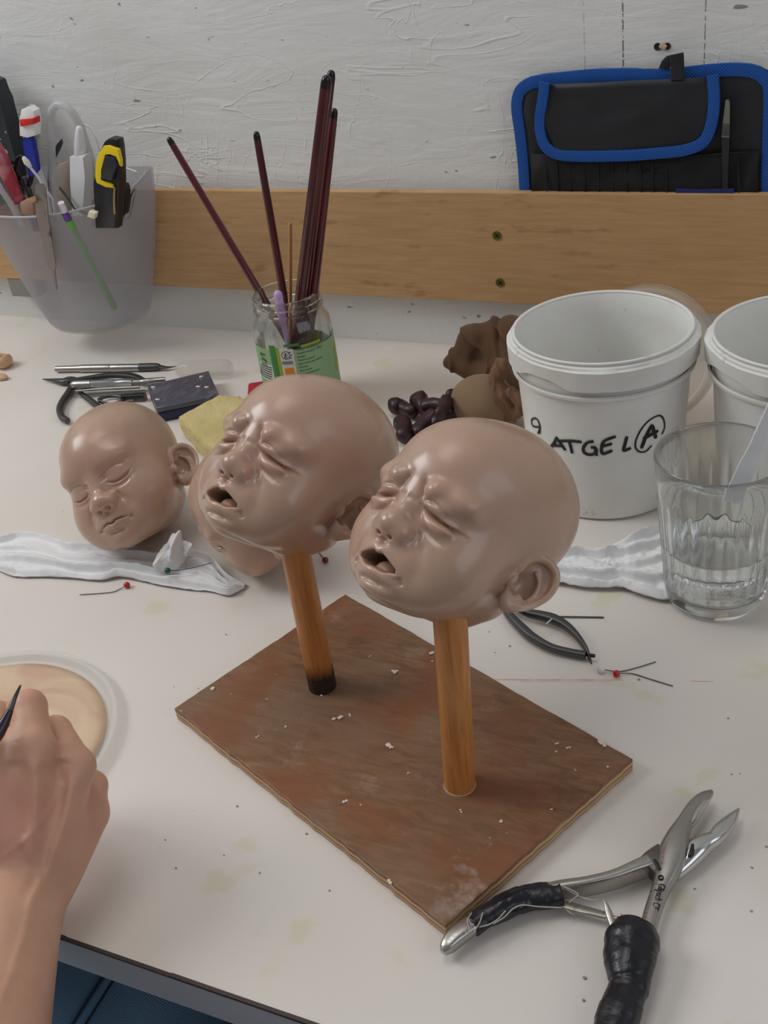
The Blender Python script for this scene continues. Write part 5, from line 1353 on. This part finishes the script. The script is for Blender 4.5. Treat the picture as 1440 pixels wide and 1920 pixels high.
tag(mesh_obj('stretched_ball', V_*.001, F_, BR2, root), 'pale stretched nylon over the ball')
kc = lp(948, 752, BO.y+.004)
def knot(P):
    q = P-np.array(kc, np.float32); d = None
    for i in range(7):
        a = .5*i; pts = [(-9+i*1.2+10*math.cos(t+a*.2), -4-3*math.sin(t), -12+i*1.0+(9+i*.8)*math.sin(t)) for t in np.linspace(-.6+a*.2, 2.2+a*.3, 7)]
        e = chain(q, pts, [2.6]*7); d = e if d is None else smin(d, e, 1.2)
    d = smin(d, chain(q, [(6, 0, -16), (14, -3, -8), (16, -3, 2), (8, -2, 8)], [4, 5, 5, 4]), 3)
    d = smin(d, ell(q, (3, 4, -4), (14, 9, 15)), 3)
    d = smin(d, chain(q, [(-2, 0, 8), (-10, 4, 18), (-4, 8, 30)], [6, 7, 8]), 6)
    w = np.sin(q[:, 0]*.9+q[:, 2]*.5)*.45-1.6*(1-np.abs(np.sin(q[:, 0]*.22+q[:, 2]*.12+.8*np.sin(q[:, 2]*.2))))**3
    return smax(d+w, -P[:, 2]+1, 1)
V_, F_ = sculpt(knot, (kc[0]-30, kc[1]-16, max(-2, kc[2]-34)), (kc[0]+34, kc[1]+24, kc[2]+48), 1.0)
tag(mesh_obj('knot', V_*.001, F_, m_cloth('knotted_nylon', srgb(110, 78, 54), srgb(124, 90, 64), 800, .3), root), 'gathered knot of the stocking')
# ------------------------------------------------------------------ person: forearm, hand and jeans
HO = atd(60, 1450, .61); ho = np.array(HO)*1000
def hp(px, py, dep): return tuple(np.array(atd(px, py, dep))*1000-ho)
def hand_sdf(P):
    S = 6
    d = chain(P, [hp(-160, 2380, .475), hp(-75, 2060, .505), hp(-22, 1850, .545), hp(4, 1745, .568)], [40, 34, 27.5, 25.5])
    d = smin(d, chain(P, [hp(-20, 1960, .525), hp(28, 1745, .585)], [24, 21]), 14)
    d = smin(d, chain(P, [hp(-80, 1940, .525), hp(-52, 1745, .580)], [24, 19]), 14)
    mc = [(-28, 1402, .600, 11.5), (60, 1402, .600, 12), (140, 1438, .612, 11), (168, 1524, .628, 10.2)]
    wr = [(-48, 1720, .585, 15), (-8, 1730, .582, 16), (30, 1735, .588, 16), (48, 1725, .598, 15)]
    palm = None
    for (x, y, z, r), (a, b, c, q) in zip(mc, wr):
        e = chain(P, [hp(a, b, c), hp((a+x)/2, (b+y)/2, (c+z)/2-.001), hp(x, y, z)], [q, (q+r)/2+1.5, r]); palm = e if palm is None else smin(palm, e, 15)
    d = smin(d, palm, 10)
    # fill of the palm side
    d = smin(d, chain(P, [hp(0, 1640, .612), hp(70, 1490, .628)], [17, 15]), 14)
    d = smin(d, chain(P, [hp(80, 1640, .606), hp(150, 1535, .634)], [14, 12]), 10)
    # knuckle heads
    for x, y, z, r in mc: d = smin(d, ell(P, hp(x, y+6, z-.0035), (r*.78, r*.78, r*.78)), 5)
    # extensor tendons
    Pr = P@np.array(CAM_R, np.float32); Pu = P@np.array(CAM_U, np.float32)
    def ridge(L, h, w, e0=.15):
        nonlocal d
        L2 = smooth_line([(float(np.dot(hp(*q), CAM_R)), float(np.dot(hp(*q), CAM_U))) for q in L], 4)
        rr, t = seg2(Pr, Pu, L2); env = np.clip(t/e0, 0, 1)*np.clip((1-t)/.45, 0, 1)
        d = d-h*np.exp(-(rr/w)**2)*(env*env*(3-2*env))
    ridge([(62, 1405, .586), (62, 1500, .5765), (54, 1580, .5715), (44, 1680, .566)], 3.0, 3.6)
    ridge([(140, 1440, .5992), (120, 1535, .5862), (92, 1625, .5775), (66, 1710, .572)], 3.0, 3.4)
    ridge([(-22, 1405, .5858), (-18, 1520, .5755), (0, 1640, .5680)], 2.4, 3.6)
    ridge([(176, 1505, .6180), (146, 1590, .6065), (116, 1670, .5970)], 1.3, 3.2)
    ridge([(100, 1425, .59), (92, 1500, .58), (76, 1580, .574)], -1.8, 5.0)
    ridge([(20, 1420, .588), (22, 1500, .577), (20, 1590, .571)], -1.5, 5.0)
    ridge([(110, 1470, .59), (84, 1530, .582), (40, 1580, .575), (-30, 1630, .572)], .5, 1.6, .05)
    ridge([(44, 1560, .58), (70, 1660, .57), (64, 1790, .56), (30, 1900, .54)], .7, 2.0, .05)
    fingers = [
        [(-28, 1402, .600, 11), (-6, 1346, .618, 9.4), (6, 1352, .646, 8.6), (10, 1345, .664, 7.6)],        # index, bent over the tool
        [(60, 1402, .600, 11), (54, 1326, .614, 9.8), (24, 1342, .642, 8.8), (-2, 1352, .660, 7.8)],         # middle
        [(140, 1438, .612, 10.5), (104, 1372, .634, 9.2), (64, 1384, .660, 8.4), (40, 1398, .668, 7.4)],     # ring
        [(168, 1524, .628, 9.8), (172, 1474, .642, 9.0), (140, 1452, .664, 7.8), (116, 1450, .672, 7.0)],    # little
        [(-70, 1640, .600, 13), (-86, 1520, .618, 11.5), (-66, 1420, .640, 10), (-28, 1362, .654, 8.6)]]     # thumb
    fd = None
    for f in fingers:
        e = chain(P, [hp(x, y, z) for x, y, z, r in f], [f_[3] for f_ in f], 1.5)
        fd = e if fd is None else smin(fd, e, 1.2)
    d = smin(d, fd, 3.5)
    # creases over the bent joints
    for a, b in (((30, 1392, .5895), (92, 1398, .590)), ((114, 1430, .600), (168, 1440, .603))):
        e = cap(P, hp(*a), hp(*b), .2, .2); d = d+.35*np.exp(-(e/1.0)**2)
    return d
c = [hp(x, y, z) for x, y, z in ((-160, 2380, .475), (204, 1480, .63), (60, 1280, .67), (-110, 1500, .56), (-90, 1640, .66))]
lo = np.min(c, 0)-46; hi = np.max(c, 0)+46; lo[2] = max(lo[2], -HO.z*1000+1)
V_, F_ = sculpt(hand_sdf, lo, hi, 1.15)
person = thing('person', 'person in blue jeans, bare right hand holding a dark tool over the dish', 'person', HO)
body = mesh_obj('body', V_*.001, F_, HAND, person); tag(body, 'bare forearm and hand')
# the sculpting tool
root = thing('sculpting_tool', 'dark slim sculpting tool held in the hand over the clear dish', 'tool')
P = [atd(38, 1286, .5905), atd(28, 1308, .5905), atd(18, 1334, .588), atd(4, 1362, .586), atd(-20, 1396, .582), atd(-60, 1450, .575)]
bm = bmesh.new(); tube(bm, spline(P[:3], 5), [.0006+.0011*k/10 for k in range(11)], 12); bm_obj('tip', bm, DSTEEL, root, smooth=True)
bm = bmesh.new(); tube(bm, spline(P[2:], 5), [.0019+.0018*min(1, k/7) for k in range(16)], 14); bm_obj('grip', bm, plain('dark_plum_handle', srgb(48, 34, 40), .25), root, smooth=True)
# jeans: two thighs under the table edge
DEN = m_denim()
def thigh(name, a, b, r0, r1, mat, seed):
    bm = bmesh.new(); n = 48; rg = []; a = Vector(a); b = Vector(b)
    for i in range(41):
        t = i/40; p = a.lerp(b, t); r = r0+(r1-r0)*t; row = []
        d = (b-a).normalized(); u, w = frame_at(d)
        for k in range(n):
            an = 2*PI*k/n; q = u*math.cos(an)+w*math.sin(an)
            row.append(bm.verts.new(p+q*(r+.005*mn.noise(Vector((math.cos(an)*2, math.sin(an)*2, t*5+seed)))+.0022*math.sin(t*34+3*math.cos(an)+seed))))
        rg.append(row)
    for p_, q_ in zip(rg, rg[1:]):
        for k in range(n): bm.faces.new((p_[k], p_[(k+1) % n], q_[(k+1) % n], q_[k]))
    bm.faces.new(rg[0]); bm.faces.new(rg[-1][::-1]); return bm_obj(name, bm, mat, None, smooth=True), rg
o, rg = thigh('jeans', (-.475, .02, -.255), (-.500, .62, -.245), .094, .086, DEN, 1.0)
o.parent = person; o.location = -HO; tag(o, 'faded blue denim trouser leg')
# flat-felled seam and stitches running along the leg
k0 = min(range(48), key=lambda k: (rg[20][k].co-at(190, 1880, -.17)).length) if False else None
a, b = Vector((-.475, .02, -.255)), Vector((-.500, .62, -.245)); d = (b-a).normalized(); u, w = frame_at(d)
def onleg(t, ang, off): 
    p = a.lerp(b, t); r = .094-.008*t
    return p+(u*math.cos(ang)+w*math.sin(ang))*(r+off+.005*mn.noise(Vector((math.cos(ang)*2, math.sin(ang)*2, t*5+1)))+.0022*math.sin(t*34+3*math.cos(ang)+1))
SA = SEAM_A
for ofs, nm, rr, mt in ((0, 'seam', .0034, DEN), (.042, 'seam_stitch', .0007, plain('navy_stitch', srgb(24, 38, 58), .8)), (-.042, 'seam_stitch', .0007, plain('navy_stitch', srgb(24, 38, 58), .8))):
    bm = bmesh.new(); tube(bm, [onleg(t, SA+ofs, .0008 if nm == 'seam' else .0028) for t in np.linspace(.02, .98, 60)], rr, 8); q = bm_obj(nm, bm, mt, o, smooth=True)
# second leg of the same jeans, shade of the gap painted into its colour
o2, _ = thigh('jeans', (-.262, .02, -.300), (-.330, .62, -.290), .085, .080, plain('shaded_denim', srgb(34, 46, 58), .85), 4.0)
o2.parent = person; o2.location = -HO; tag(o2, 'far trouser leg, shade painted into its denim')
# ------------------------------------------------------------------ camera and light
cam = bpy.data.cameras.new('camera'); co = bpy.data.objects.new('camera', cam); C.objects.link(co)
co.matrix_world = Matrix(((CAM_R[0], CAM_U[0], -_F[0], 0), (CAM_R[1], CAM_U[1], -_F[1], 0), (CAM_R[2], CAM_U[2], -_F[2], CH), (0, 0, 0, 1)))
cam.sensor_fit = 'VERTICAL'; cam.sensor_height = 36; cam.sensor_width = 27; cam.lens = 36*CF/1920; cam.clip_start = .01; cam.clip_end = 50
bpy.context.scene.camera = co
W = bpy.data.worlds.new('world'); bpy.context.scene.world = W; W.use_nodes = True
W.node_tree.nodes['Background'].inputs[0].default_value = (.82, .86, .92, 1); W.node_tree.nodes['Background'].inputs[1].default_value = AMB
def area(name, loc, tgt, size, p, col=(1, 1, 1)):
    l = bpy.data.lights.new(name, 'AREA'); l.shape = 'RECTANGLE'; l.size = size[0]; l.size_y = size[1]; l.energy = p; l.color = col
    a = bpy.data.objects.new(name, l); C.objects.link(a); a.location = loc; a.rotation_euler = (Vector(tgt)-Vector(loc)).to_track_quat('-Z', 'Y').to_euler()
for L in LIGHTS: area(*L)
sc = bpy.context.scene
sc.view_settings.view_transform = 'Standard'; sc.view_settings.look = 'None'; sc.view_settings.gamma = 1; sc.view_settings.exposure = EXPO
sc.cycles.max_bounces = 24; sc.cycles.transmission_bounces = 24; sc.cycles.transparent_max_bounces = 16
